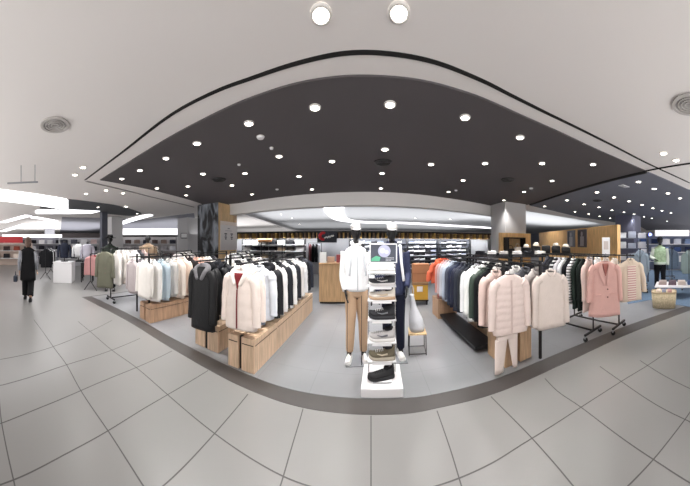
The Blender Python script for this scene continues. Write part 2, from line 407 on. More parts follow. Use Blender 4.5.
# picture wall on the right: angled oak partition
W0, W1 = (5.64, 1.94), (8.35, 6.85)
ang = math.atan2(W1[1] - W0[1], W1[0] - W0[0]); WL = math.hypot(W1[0] - W0[0], W1[1] - W0[1])
bm = BM(); addbox(bm, 0, WL, -0.12, 0, 0, 2.0)
wp = struct('wall_oak_partition', bm, wood('e2b67c', 'honey_oak_light')); wp.location = (W0[0], W0[1], 0); wp.rotation_euler = (0, 0, ang)
def onwall(s, off): return (W0[0] + s * math.cos(ang) - off * math.sin(ang), W0[1] + s * math.sin(ang) + off * math.cos(ang))
for s, lab, cols in ((2.45, 'left one of two grey fashion pictures on the oak wall', ('767a86', 'b7b9bf', '41454f')), (1.72, 'right one of two dark fashion pictures on the oak wall', ('4d4547', 'a39c9f', '2a2428'))):
    x, y = onwall(s, 0.0)
    p = thing('picture', lab, 'picture', (x, y, 0), ang, 'fashion pictures on the oak wall')
    bm = BM(); addbox(bm, -0.27, 0.27, 0.003, 0.03, 1.36, 1.95, 0.004); obj('board', bm, mat('print_backing', cols[0], 0.5), p)
    bm = BM(); addbox(bm, -0.12, 0.10, 0.031, 0.034, 1.40, 1.72); addball(bm, (0, 0.032, 1.80), (0.06, 0.004, 0.08)); obj('printed_figure', bm, mat('print_tone', cols[1], 0.5), p)
    bm = BM(); addbox(bm, 0.12, 0.22, 0.031, 0.034, 1.45, 1.9); obj('printed_shadow', bm, mat('print_tone', cols[2], 0.5), p)

# ================================================================== CEILING FIXTURES
def downlight(x, y, h, energy, label, group, r=0.05, cone=100):
    px, py = ce(x, y, h)
    t = thing('downlight', label, 'light', (px, py, h), 0, group)
    bm = BM()
    prof = ((r * 1.35, -0.001), (r * 1.35, -0.012), (r * 1.05, -0.018), (r, -0.008))
    addring(bm, [[(a * math.cos(2 * PI * k / 20), a * math.sin(2 * PI * k / 20), z) for k in range(20)] for a, z in prof], False, False)
    obj('bezel', bm, mat('bezel_white', 'd8d4d0', 0.5), t, True)
    bm = BM(); addball(bm, (0, 0, -0.008), (r, r, 0.014), 16, 8); obj('lens', bm, LENS, t, True)
    if energy:
        L = bpy.data.lights.new('downlight_lamp', 'SPOT'); L.energy = energy; L.spot_size = R(cone); L.spot_blend = 0.7
        L.shadow_soft_size = 0.05; L.color = (1, 0.975, 0.95)
        lo = bpy.data.objects.new('downlight_lamp', L); C.objects.link(lo); lo.parent = t; lo.location = (0, 0, -0.04)
    return t
DARK = [(315, 107), (390, 104), (249, 123), (465, 117), (197, 143), (520, 137), (332, 161), (385, 149), (279, 156), (431, 164), (485, 163), (166, 158), (245, 173), (203, 173.5), (542, 163), (593, 164), (140, 170), (122, 178.5), (382, 173), (299, 176), (552, 180.5), (188, 186), (157, 188), (232, 185), (463, 180), (312, 189), (381, 188), (252, 194), (186, 195), (448.5, 191.5), (524, 191.5), (504, 200)]
rows = [(0, 130, 'front arc'), (130, 160, 'second arc'), (160, 182, 'middle arc'), (182, 400, 'back arc')]
for k, (x, y) in enumerate(DARK):
    row = next(r for r in rows if r[0] <= y < r[1])
    mem = sorted(p[0] for p in DARK if row[0] <= p[1] < row[1]); i = mem.index(x) + 1
    ordn = ['first', 'second', 'third', 'fourth', 'fifth', 'sixth', 'seventh', 'eighth', 'ninth', 'tenth', 'eleventh', 'twelfth', 'thirteenth'][i - 1]
    downlight(x, y, CEIL - 0.02, 105 if y < 180 else 165, f'recessed downlight in the dark shop ceiling, {ordn} from left of the {row[2]}', 'downlights in the dark shop ceiling')
ORD = ['first', 'second', 'third', 'fourth', 'fifth', 'sixth', 'seventh', 'eighth', 'ninth', 'tenth', 'eleventh', 'twelfth', 'thirteenth', 'fourteenth', 'fifteenth', 'sixteenth', 'seventeenth', 'eighteenth', 'nineteenth', 'twentieth', 'twenty-first', 'twenty-second', 'twenty-third', 'twenty-fourth', 'twenty-fifth', 'twenty-sixth', 'twenty-seventh', 'twenty-eighth', 'twenty-ninth', 'thirtieth']
NEIGH = [(638.5, 181.5), (654, 188.5), (668, 193), (680, 198), (597, 192), (614, 197), (629, 201), (642, 204.6), (653, 208), (662, 210.5), (671, 212.5), (567, 200), (584, 204), (599, 207), (612, 210), (624, 212), (634, 214), (644, 216.5), (652, 218), (667, 221), (544.6, 206), (575, 211.5), (588.5, 213.7), (599.5, 216), (610, 218), (620.5, 219)]
NR = [(0, 4, 'row nearest the corridor'), (4, 11, 'second row from the corridor'), (11, 20, 'third row from the corridor'), (20, 26, 'row farthest from the corridor')]
for k, (x, y) in enumerate(NEIGH):
    a, b, nm = next(r for r in NR if r[0] <= k < r[1])
    downlight(x, y, CEIL - 0.02, 130 if k % 2 == 0 else 0, f'downlight in the blue-grey neighbouring ceiling, {ORD[k - a]} from left in the {nm}', 'downlights in the neighbouring ceiling', 0.06)
for x, y, lab in ((321, 14, 'big round downlight in the white ceiling overhead, left of the pair'), (399, 12, 'big round downlight in the white ceiling overhead, right of the pair')):
    downlight(x, y, CEIL, 90, lab, 'pair of downlights overhead', 0.055, 120)
for k, (x, y) in enumerate([(83, 167), (75, 174.5), (106, 190), (123, 193), (86, 193.5), (98, 207), (126, 207), (137, 213.5)]):
    downlight(x, y, CEIL - (0.02 if k > 4 else 0), 120 if k < 6 else 0, f'downlight in the white ceiling left of the dark ceiling, number {ORD[k]} counting from its corner', 'downlights in the left white ceiling', 0.055)
for k, (x, y) in enumerate([(663.5, 153), (676, 160)]):
    downlight(x, y, CEIL, 40, ['downlight in the white ceiling above the right corner, inner of two', 'downlight in the white ceiling above the right corner, outer of two'][k], 'pair of downlights at the right corner', 0.055)
for k, (x, y) in enumerate([(281, 214), (292, 218), (300, 224), (415, 218), (450, 219)]):
    downlight(x, y, HALL, 250, f'tiny downlight in the tall hall ceiling, {ORD[k]} from left', 'downlights in the tall hall', 0.07)
def vent(x, y, r, h, col, lab):
    px, py = ce(x, y, h)
    t = thing('ceiling_vent', lab, 'vent', (px, py, h))
    def ringpart(nm, a, b, z0, z1, m):
        bm = BM(); n = 32
        rr = [[(q * math.cos(2 * PI * k / n), q * math.sin(2 * PI * k / n), z) for k in range(n)] for q, z in ((a, z0), (a, z1), (b, z1), (b, z0))]
        addring(bm, rr + [rr[0]], False, False); obj(nm, bm, m, t, False)
    ringpart('rim', r * 0.8, r, -0.02, -0.002, mat('vent_rim', col, 0.5))
    for k in range(3): ringpart('ring', r * (0.2 + 0.2 * k), r * (0.27 + 0.2 * k), -0.018, -0.004, mat('vent_ring', col, 0.5))
    bm = BM(); addcyl(bm, (0, 0), r * 0.8, -0.004, -0.001, 32); obj('core', bm, mat('vent_core', '4b4a49' if col[0] < '8' else '9a9896', 0.7), t)
vent(55, 124.5, 0.19, CEIL, 'b3afac', 'large round pale vent in the white ceiling on the left')
vent(689, 104, 0.19, CEIL, 'b3afac', 'round pale vent in the white ceiling cut by the right edge of the photo')
for x, y, lab in ((383, 162, 'round black vent in the dark ceiling above the right mannequin'), (508, 179.5, 'round black vent in the dark ceiling before the grey pillar'), (219, 179.5, 'round black vent in the dark ceiling before the marble pillar'), (597.5, 200.5, 'round black vent in the blue-grey neighbouring ceiling')):
    vent(x, y, 0.17, CEIL - 0.02, '2a2829', lab)
for x, y, r, lab in ((260.5, 136.5, 0.055, 'white smoke detector between downlights in the dark ceiling'), (271.5, 147.5, 0.03, 'small white sensor just behind the smoke detector'), (239, 164, 0.03, 'small white sensor left of the smoke detector in the dark ceiling'), (277, 189, 0.045, 'small white sensor at the back of the dark ceiling, left of centre'), (456, 190, 0.04, 'small white sensor at the back of the dark ceiling, right of centre'), (531, 188, 0.05, 'small white sensor in the dark ceiling near the grey pillar')):
    px, py = ce(x, y, CEIL - 0.02); t = thing('smoke_detector', lab, 'detector', (px, py, CEIL - 0.02))
    bm = BM(); addcyl(bm, (0, 0), r * 0.85, -0.03, -0.012, 20, r); obj('cover', bm, WHITE, t)
    bm = BM(); addcyl(bm, (0, 0), r * 1.05, -0.012, -0.001, 20); obj('mounting_ring', bm, mat('bezel_white', 'd8d4d0', 0.5), t)
for x, y, w in ((624, 186, 0.3),):
    px, py = ce(x, y, CEIL - 0.02); t = thing('ceiling_grille', 'small white grille in the blue-grey ceiling by the divide', 'vent', (px, py, CEIL - 0.02), R(-20))
    bm = BM(); addbox(bm, -w / 2, w / 2, -0.08, 0.08, -0.015, -0.001, 0.003); obj('cover', bm, WHITE, t)
    bm = BM()
    for k in range(4): addbox(bm, -w * 0.42, w * 0.42, -0.06 + k * 0.036, -0.046 + k * 0.036, -0.02, -0.015)
    obj('louver', bm, GREY, t)
# hanging sign bracket on the left
hx, hy = ce(28, 165)
hb = thing('hanging_bracket', 'thin metal bracket hanging from the white ceiling on the far left', 'bracket', (hx, hy, 0), R(75))
for sx in (-0.14, 0.14):
    bm = BM(); addtube(bm, [(sx, 0, CEIL), (sx, 0, 2.72)], 0.008, 6); obj('hanger_rod', bm, GREY, hb)
bm = BM(); addbox(bm, -0.42, 0.2, -0.015, 0.015, 2.69, 2.72, 0.003); obj('cross_bar', bm, GREY, hb)

# ================================================================== GARMENTS
def garment(bmat, label, cat, group, origin, rz, zr, w=0.36, L=0.68, t=0.13, sl=0.56, hood=None, collar='stand', lining='2a2a2d', quilt=0, flare=1.08, seed=0,
            zipc=None, smat=None, lapel=False, name='jacket', strap=None, pants=False, sleeve=True, cuff=None, yaw=0.0, spread=0.05, hk=0.0, vneck=None, panel=None):
    rnd = random.Random(seed)
    g = thing(name, label, cat, (*origin, zr), rz + yaw, group)
    zn = -0.075                     # neck below rail
    N = 28
    ph = [rnd.uniform(0, 6.28) for _ in range(5)]
    hw, ht = w / 2, t / 2
    def half(v):                    # width and depth of the body at drop v below the neck
        if v < 0.085:
            s = v / 0.085
            return 0.062 + (hw - 0.062) * (s ** 0.75), 0.035 + (ht * 0.8 - 0.035) * s
        s = (v - 0.085) / (L - 0.085)
        return hw * (1 - 0.05 * math.sin(PI * min(1, s * 1.3)) + (flare - 1) * s), ht * (0.8 + 0.2 * min(1, s * 2.2))
    def point(v, a):
        hx_, hy_ = half(v)
        c, s = math.cos(a), math.sin(a)
        e = 0.75
        x = math.copysign(abs(c) ** e, c) * hx_; y = math.copysign(abs(s) ** 0.85, s) * hy_
        f = 1 + 0.035 * (v / L) * (math.sin(5 * a + ph[0]) + 0.8 * math.sin(9 * a + ph[1] + 3 * v))
        if quilt:
            q = abs(math.sin(PI * v / quilt)) ** 0.6
            f *= 0.93 + 0.08 * q
        return (x * f, y * min(f, 1.06), zn - v + 0.006 * math.sin(3 * a + ph[2]) * (v / L))
    steps = [0, 0.02, 0.045, 0.065, 0.085]
    nb_ = max(10, int(L / (quilt / 5 if quilt else 0.06)))
    steps += [0.085 + (L - 0.085) * (i + 1) / nb_ for i in range(nb_)]
    rings = [[point(v, 2 * PI * k / N) for k in range(N)] for v in steps]
    inner = [[(p[0] * 0.9, p[1] * 0.8, p[2] + d) for p in rings[-1]] for d in (0.0, 0.06)]
    bm = BM(); addring(bm, rings + inner, False, True)
    body = obj('body', bm, bmat, g, True)
    bm = BM(); n0 = rings[0]
    addring(bm, [[(p[0] * 0.98, p[1] * 0.98, p[2] + 0.001) for p in n0], [(p[0] * 0.8, p[1] * 0.8, p[2] - 0.03) for p in n0]], False, True)
    obj('lining', bm, fabric(lining), g, True)
    if sleeve:
        for s in (-1, 1):
            x0 = hw * 0.9
            path = [(s * x0 * 0.82, 0.0, zn - 0.085), (s * (x0 + 0.012), 0, zn - 0.13), (s * (x0 + 0.03), -0.004, zn - 0.22), (s * (x0 + spread * 0.8), -0.008, zn - sl * 0.6), (s * (x0 + spread), -0.016, zn - sl + 0.04), (s * (x0 + spread), -0.02, zn - sl)]
            path = smoothpath(path, 5)
            rr = []
            for i in range(len(path)):
                f = i / (len(path) - 1)
                rad = 0.058 - 0.018 * f if t < 0.14 else 0.066 - 0.018 * f
                rad = min(rad, t * 0.47)
                if quilt: rad *= 0.92 + 0.1 * abs(math.sin(PI * f * sl / quilt)) ** 0.6
                rr.append(rad * (1 + 0.03 * math.sin(f * 17 + ph[3])))
            bm = BM(); addtube(bm, path, rr, 12); obj('sleeve', bm, smat or bmat, g, True)
            if cuff:
                bm = BM(); addtube(bm, [path[-2], (path[-1][0], path[-1][1], path[-1][2] - 0.03)], rr[-1] * 1.03, 12); obj('cuff', bm, fabric(cuff), g, True)
    if hood:
        bm = BM()
        pth = smoothpath([(-0.035, -ht * 0.95, zn - 0.17), (-0.085, -ht * 0.62, zn - 0.07), (-0.10, 0.0, zn - 0.025), (-0.055, ht * 0.45, zn - 0.0), (0, ht * 0.55, zn + 0.002), (0.055, ht * 0.45, zn - 0.0), (0.10, 0.0, zn - 0.025), (0.085, -ht * 0.62, zn - 0.07), (0.035, -ht * 0.95, zn - 0.17)], 4)
        m_ = len(pth)
        addtube(bm, pth, [min(t * 0.3, 0.02 + 0.026 * math.sin(PI * i / (m_ - 1)) ** 0.7) for i in range(m_)], 10)
        obj('hood', bm, fabric(hood) if isinstance(hood, str) else hood, g, True)
    elif collar == 'stand':
        bm = BM()
        pth = smoothpath([(-0.02, -ht * 0.78, zn - 0.05), (-0.058, -0.02, zn + 0.002), (-0.04, 0.025, zn + 0.012), (0, 0.034, zn + 0.016), (0.04, 0.025, zn + 0.012), (0.058, -0.02, zn + 0.002), (0.02, -ht * 0.78, zn - 0.05)], 4)
        addtube(bm, pth, 0.014, 8); obj('collar', bm, bmat, g, True)
    def front(v, x):                 # front surface depth
        hx_, hy_ = half(v)
        c = max(0.0, 1 - (abs(x) / hx_) ** (1 / 0.75 * 2)) if hx_ > abs(x) else 0
        return -(c ** 0.425) * hy_ * 1.03 - 0.003
    if vneck:
        bm = BM(); vs_ = [0.03 + 0.19 * i / 8 for i in range(9)]; rg = []
        for v in vs_:
            hwv = max(0.004, 0.062 * (1 - (v - 0.03) / 0.2)); fy = front(v, 0) if v > 0.085 else front(0.085, 0) * (0.55 + 0.45 * v / 0.085)
            rg.append([(-hwv, fy + 0.004, zn - v), (-hwv * 0.5, fy - 0.006, zn - v), (hwv * 0.5, fy - 0.006, zn - v), (hwv, fy + 0.004, zn - v)])
        addring(bm, rg, True, True, True); obj('neck_facing', bm, fabric(vneck), g, True)
    if panel:
        bm = BM(); vs_ = [0.09 + (L - 0.11) * i / 16 for i in range(17)]; pw = 0.075
        addring(bm, [[(x, front(v, x) + d, zn - v) for x, d in ((-pw, 0.004), (-pw, -0.005), (-pw * 0.33, -0.006), (pw * 0.33, -0.006), (pw, -0.005), (pw, 0.004))] for v in vs_]); obj('striped_front', bm, panel, g)
    if zipc:
        bm = BM(); v0_ = 0.22 if vneck else 0.06; vs_ = [v0_ + (L - v0_ - 0.02) * i / 14 for i in range(15)]
        addring(bm, [[(-0.009, front(v, 0), zn - v), (-0.009, front(v, 0) - 0.005, zn - v), (0.009, front(v, 0) - 0.005, zn - v), (0.009, front(v, 0), zn - v)] for v in vs_])
        obj('zipper', bm, fabric(zipc), g)
    if lapel:
        for s in (-1, 1):
            bm = BM()
            pts = [(s * 0.055, 0.02), (s * 0.12, 0.13), (s * 0.085, 0.2), (s * 0.10, 0.215), (s * 0.015, 0.37), (s * 0.012, 0.30)]
            a = [bm.verts.new((x, front(v, x) - 0.006, zn - v)) for x, v in pts]
            b = [bm.verts.new((x, front(v, x) - 0.016, zn - v)) for x, v in pts]
            bm.faces.new(a); bm.faces.new(list(reversed(b)))
            for i in range(6): bm.faces.new((a[i], a[(i + 1) % 6], b[(i + 1) % 6], b[i]))
            obj('lapel', bm, smat or bmat, g)
        for v in (0.42, 0.54):
            bm = BM(); addball(bm, (0.03, front(v, 0.03) - 0.006, zn - v), (0.012, 0.006, 0.012), 10, 6); obj('button', bm, mat('button_brown', '6b4a44', 0.4), g, True)
        for s in (-1, 1):
            bm = BM(); addbox(bm, s * 0.12 - 0.045, s * 0.12 + 0.045, front(0.5, 0.15) - 0.012, front(0.5, 0.1) + 0.01, zn - 0.53, zn - 0.495, 0.004); obj('pocket_flap', bm, smat or bmat, g)
    # hanger with its hook over the rail
    bm = BM()
    cy_, sy_ = math.cos(-yaw), math.sin(-yaw)
    hx_, hy2 = -hk * cy_, -hk * sy_
    pth = [(hx_, hy2, zn - 0.01), (hx_, hy2, -0.03)] + [(hx_ - 0.022 * math.sin(R(d)) * cy_, hy2 - 0.022 * math.sin(R(d)) * sy_, -0.022 * math.cos(R(d))) for d in (20, 60, 100, 140, 180, 220, 260)]
    addtube(bm, pth, 0.003, 6)
    addtube(bm, [(-hw * 0.75, 0, zn - 0.08), (-0.05, 0, zn - 0.03), (0, 0, zn - 0.015), (0.05, 0, zn - 0.03), (hw * 0.75, 0, zn - 0.08)], 0.006, 6)
    obj('hanger', bm, BLACK, g, True)
    return g

def local(o, rz, x, y):
    c, s = math.cos(rz), math.sin(rz)
    return (o[0] + x * c - y * s, o[1] + x * s + y * c)

def rack_tube(name, label, o, rz, length, h, p0=0.1, group=None):
    """black post-and-rail garment rack on two rows of oak plinth boxes"""
    t = thing(name, label, 'clothes rack', (*o, 0), rz, group)
    bm = BM(); addtube(bm, [(0, -0.09, h), (0, length, h)], 0.012, 10); obj('rail', bm, BLACK, t, True)
    for y in (p0, length - 0.06):
        bm = BM(); addbox(bm, -0.016, 0.016, y - 0.016, y + 0.016, 0, h + 0.06, 0.003); obj('post', bm, BLACK, t)
    bm = BM(); addbox(bm, -0.016, 0.016, p0 + 0.018, length - 0.078, h + 0.045, h + 0.06); obj('top_bar', bm, BLACK, t)
    return t
def plinths(t, x0, x1, xs, length, h, y0=0.0, nseg=4, m=None):
    """rows of oak boxes either side of the posts"""
    for (a, b) in ((x0, xs - 0.022), (xs + 0.022, x1)):
        if b - a < 0.05: continue
        L = (length - y0) / nseg
        for k in range(nseg):
            bm = BM(); addbox(bm, a, b, y0 + k * L + 0.004, y0 + (k + 1) * L - 0.004, 0.0, h, 0.004)
            pb = obj('plinth_box', bm, m or OAK, t)
            if k == 0 or a > xs or b > xs:
                bm = BM()
                if k == 0: addbox(bm, a + 0.012, b - 0.012, y0 - 0.004, y0 + 0.004, h - 0.075, h - 0.069)
                addbox(bm, (b if b > xs else a) - 0.004, (b if b > xs else a) + 0.004, y0 + k * L + 0.02, y0 + (k + 1) * L - 0.02, h - 0.075, h - 0.069)
                obj('shadow_groove', bm, RUBBER, pb)
def rolling(label, o, rz, length, h, group):
    """black rolling rack: uprights on T-feet with castors"""
    t = thing('rolling_rack', label, 'clothes rack', (*o, 0), rz, group)
    bm = BM(); addtube(bm, [(0, -0.28, h), (0, length + 0.1, h)], 0.012, 10); obj('rail', bm, BLACK, t, True)
    for y in (0.0, length):
        bm = BM(); addtube(bm, [(0, y, 0.1), (0, y, h)], 0.013, 10); obj('upright', bm, BLACK, t, True)
        bm = BM(); addbox(bm, -0.24, 0.24, y - 0.015, y + 0.015, 0.085, 0.115, 0.004); obj('foot', bm, BLACK, t)
        for s in (-1, 1):
            bm = BM(); addtube(bm, [(s * 0.22 - 0.016, y, 0.033), (s * 0.22 + 0.016, y, 0.033)], 0.033, 14); w_ = obj('castor_wheel', bm, RUBBER, t, True)
            bm = BM(); addbox(bm, s * 0.22 - 0.022, s * 0.22 + 0.022, y - 0.012, y + 0.012, 0.045, 0.086, 0.003); obj('castor_fork', bm, GREY, w_)
    bm = BM(); addbox(bm, -0.012, 0.012, 0.016, length - 0.016, 0.088, 0.112, 0.003); obj('base_bar', bm, BLACK, t)
    return t

RZ = -GRID
# ---- white-jacket rack
OW = (-1.20, 2.34)
t = rack_tube('clothes_rack', 'black rail rack on oak boxes full of white and black padded jackets beside the counter', OW, RZ, 2.6, 1.25, 0.9225)
bm = BM(); addbox(bm, -0.016, 0.016, 0.0, 0.05, 0, 0.385, 0.003); obj('front_leg', bm, BLACK, t)
plinths(t, -0.17, 0.20, -0.0, 2.52, 0.39, -0.03, 4)
GW = 'padded jackets on the oak rack beside the counter'
def ordlab(k, first='front'): return ORD[k] + ' from ' + first
whites = [
    dict(c='eaddd5', d='cream hooded jacket with burgundy lining', hood='efe6df', lining='7d2a31', zipc='7a3c3f', vneck='7a2b30', w=0.39, L=0.69, quilt=0.14),
    dict(c='efe2da', d='pale pink-white padded jacket', w=0.37, L=0.70, cuff='6f7580', x=-0.035, hood='efe4dd'),
    dict(c='dfe4ec', d='pale blue-grey padded jacket', w=0.37, L=0.68, quilt=0.1, x=0.03),
    dict(c='17181d', d='black hooded padded jacket', hood='121318', w=0.37, L=0.72, x=0.03),
    dict(c='eceaea', d='white padded jacket', w=0.36, L=0.74, quilt=0.12, x=0.02),
    dict(c='1b1d24', d='black padded jacket with stand collar', w=0.36, L=0.7, x=0.03),
    dict(c='f2f1f0', d='bright white padded jacket', w=0.37, L=0.74, quilt=0.1, x=0.02),
    dict(c='23252d', d='dark charcoal padded jacket', w=0.36, L=0.68, x=0.03),
    dict(c='e9e6e4', d='off-white padded jacket', w=0.36, L=0.7, x=0.02),
    dict(c='eeeef0', d='cool white padded jacket', w=0.36, L=0.68, quilt=0.1, x=0.03),
    dict(c='20222a', d='black quilted jacket', w=0.36, L=0.66, quilt=0.09, x=0.03),
    dict(c='2c303c', d='dark navy padded jacket', w=0.37, L=0.66, x=0.03),
]
y = 0.0
for k, q in enumerate(whites):
    garment(padded(q['c']), f"{q['d']}, {ordlab(k)} of the oak rack by the counter", 'jacket', GW, local(OW, RZ, q.get('x', 0), y), RZ, 1.25,
            w=q['w'], L=q['L'], t=0.155 if k else 0.17, sl=q['L'] - 0.06, hood=q.get('hood'), lining=q.get('lining', '3a3a40'), quilt=q.get('quilt', 0), seed=100 + k, hk=q.get('x', 0), vneck=q.get('vneck'), zipc=q.get('zipc'), cuff=q.get('cuff'))
    y += 0.205
# ---- black-coat rack
OK_ = (-1.86, 2.42)
t = rack_tube('clothes_rack', 'black rail rack on two oak boxes with black coats at its front end', OK_, RZ, 2.2, 1.25, 0.6825)
bm = BM(); addbox(bm, -0.016, 0.016, 0.11, 0.15, 0, 0.35, 0.003); obj('front_leg', bm, BLACK, t)
plinths(t, -0.22, 0.22, -0.0, 2.1, 0.36, 0.1, 3)
GK = 'coats on the black-coat rack'
blacks = [('141518', 'black coat with grey fur hood', '7d7c80', 0.85, 0.14), ('0f1013', 'black padded coat', '15161a', 0.77, -0.03), ('18191d', 'black hooded coat', '222329', 0.74, -0.05), ('26272c', 'charcoal coat', None, 0.7, 0), ('e4dfda', 'cream coat', None, 0.66, 0), ('15161a', 'black short coat', None, 0.68, 0),
          ('dcdadb', 'white coat', None, 0.66, 0), ('1b1c22', 'black quilted coat', None, 0.66, 0), ('e9e4df', 'off-white coat', None, 0.66, 0), ('c8c7ca', 'pale grey coat', None, 0.66, 0)]
for k, (c, d, hd, L, x) in enumerate(blacks):
    garment(padded(c), f'{d}, {ordlab(k)} on the black-coat rack', 'coat', GK, local(OK_, RZ, -0.06 if k else 0.03, 0.0 + k * 0.195), RZ, 1.25, hk=-0.06 if k else 0.03, w=0.38, L=L, t=0.15, sl=L - 0.1, hood=hd, seed=200 + k, name='coat', spread=0.035)
# ---- pale small rack
OS = (-3.36, 2.60)
t = rack_tube('clothes_rack', 'black rail rack on one oak box with cream and pale blue jackets', OS, RZ, 2.6, 1.22)
plinths(t, -0.19, 0.19, 0.0, 2.5, 0.33, 0.0, 3, wood('b8967a', 'warm_oak'))
GS = 'jackets on the pale-jacket rack'
pal = [('efebe6', 'cream fleece jacket', 0.62), ('f3f1ee', 'white fluffy jacket', 0.70), ('b7c7d2', 'pale blue jacket', 0.70), ('c9c6c3', 'light grey jacket', 0.66), ('eadfd4', 'cream beige jacket', 0.72), ('e3cfc1', 'blush beige jacket', 0.70), ('2a2526', 'dark brown jacket', 0.7), ('e2b3a1', 'salmon pink jacket', 0.7), ('e8d5ca', 'pale peach jacket', 0.7), ('f0ece8', 'off-white fleece jacket', 0.7), ('3a3a40', 'charcoal fleece jacket', 0.7)]
for k, (c, d, L) in enumerate(pal):
    garment(fabric(c) if k != 2 else padded(c), f'{d}, {ordlab(k)} on the pale-jacket rack', 'jacket', GS, local(OS, RZ, 0, k * 0.2), RZ, 1.22, w=0.41, L=L + 0.07, t=0.15, sl=L - 0.0, seed=300 + k, collar='stand')
OS2 = (-3.93, 2.72)
rack_tube('clothes_rack', 'short black rail rack with lilac-grey jackets left of the pale-jacket rack', OS2, RZ, 1.1, 1.2)
for k, (c, d) in enumerate((('b0a7a8', 'lilac-grey jacket'), ('8c888b', 'mid grey jacket'), ('cfc9c8', 'pale grey jacket'), ('4b4a50', 'dark grey jacket'))):
    garment(fabric(c), f'{d}, {ordlab(k)} on the short rack beside the cream jackets', 'jacket', 'jackets on the short grey rack', local(OS2, RZ, 0, k * 0.2), RZ, 1.2, w=0.36, L=0.7, t=0.14, sl=0.66, seed=340 + k)
# ---- green coat rolling rack
OG = (-4.93, 2.72)
rolling('black rolling rack with an olive coat in front at the left end of the shop', OG, RZ, 1.15, 1.36, 'rolling racks')
gr = [('67675a', 'olive green long coat', 0.92), ('e6e2de', 'white long cardigan', 0.86), ('d6d0cb', 'pale grey cardigan', 0.84), ('eae6e1', 'cream cardigan', 0.86), ('d9d5d2', 'light grey knit', 0.8), ('f0edea', 'white knit', 0.8), ('48484e', 'dark grey knit', 0.7), ('b9a5a2', 'dusty pink knit', 0.7)]
for k, (c, d, L) in enumerate(gr):
    garment(fabric(c), f'{d}, {ordlab(k)} on the olive-coat rolling rack', 'coat' if not k else 'cardigan', 'clothes on the olive-coat rolling rack', local(OG, RZ, 0.0, -0.16 if k == 0 else 0.19 + (k - 1) * 0.13), RZ, 1.36, yaw=0 if k else R(48), w=0.40 if k == 0 else 0.37, L=L, t=0.11, sl=0.66, lapel=(k == 0), seed=360 + k, name='coat' if not k else 'cardigan', collar=None if k == 0 else 'stand')

# ---- right rack pair
OR = (1.75, 1.93)
t = rack_tube('clothes_rack', 'black rail rack right of the mannequins with a quilted pink jacket in front', OR, RZ, 2.62, 1.21, 0.075)
bm = BM()
for (a, b) in ((0.0, 0.19), (0.23, 0.42)):
    for k in range(1):
        bm = BM(); addbox(bm, a, b, 0.03, 0.44, 0, 0.40, 0.004); obj('plinth_box', bm, wood('c0a080', 'warm_oak_box'), t)
bm = BM(); addbox(bm, -0.2, 0.2, 2.0, 2.4, 0, 0.38, 0.004); obj('plinth_box', bm, wood('b8967a', 'warm_oak'), t)
bm = BM(); addbox(bm, -0.16, 0.16, 0.5, 2.0, 0.06, 0.1, 0.004); obj('base_shelf', bm, BLACK, t)
GR_ = 'clothes on the quilted-jacket rack'
rr1 = [('dccbc5', 'pale pink quilted collarless jacket', 0.68, 'q', 0.0), ('dcc5bd', 'blush pink plain jacket', 0.64, 'f', -0.03), ('131417', 'black long coat', 0.71, 'f', -0.02), ('37443c', 'dark green jacket', 0.66, 'p', -0.02), ('eef0ee', 'bright white jacket', 0.72, 'p', -0.02), ('e6e8ea', 'white shirt jacket', 0.70, 'f', -0.02), ('2a2c31', 'black knit jacket', 0.66, 'f', 0), ('30343e', 'charcoal jacket', 0.72, 'f', 0),
       ('22273a', 'navy jacket', 0.74, 'p', 0), ('2b3145', 'dark navy jacket', 0.72, 'f', 0), ('4f5564', 'slate blue jacket', 0.72, 'f', 0), ('b8c3d3', 'light blue jacket', 0.7, 'f', 0), ('c9ccd6', 'pale grey-blue jacket', 0.7, 'f', 0), ('c7b3b6', 'mauve jacket', 0.7, 'f', 0), ('d39a93', 'pink jacket', 0.72, 'f', 0)]
for k, (c, d, L, kind, x) in enumerate(rr1):
    yy = -0.06 if k == 0 else 0.055 + k * 0.145
    garment(padded(c) if kind in 'qp' else fabric(c), f'{d}, {ordlab(k)} on the quilted-jacket rack', 'jacket', GR_, local(OR, RZ, x, yy), RZ, 1.21, hk=x, yaw=R(-14) if k == 0 else 0, w=0.40 if k == 0 else 0.35, L=L, t=0.12, sl=min(0.62, L), quilt=0.075 if kind == 'q' else 0, seed=400 + k, collar=None if k == 0 else 'stand', spread=0.045, zipc='cbb7b2' if k == 0 else None)
for k, (c, d) in enumerate((('db6c4c', 'bright orange jacket hung last on the quilted-jacket rack, nearer one'), ('cf5840', 'red-orange jacket hung last on the quilted-jacket rack, farther one'))):
    garment(padded(c), d, 'jacket', 'orange jackets', local(OR, RZ, -0.06 + 0.1 * k, 2.24 + k * 0.15), RZ, 1.21, hk=-0.06 + 0.1 * k, w=0.4, L=0.46, t=0.12, sl=0.42, hood=c, seed=430 + k, spread=0.1)
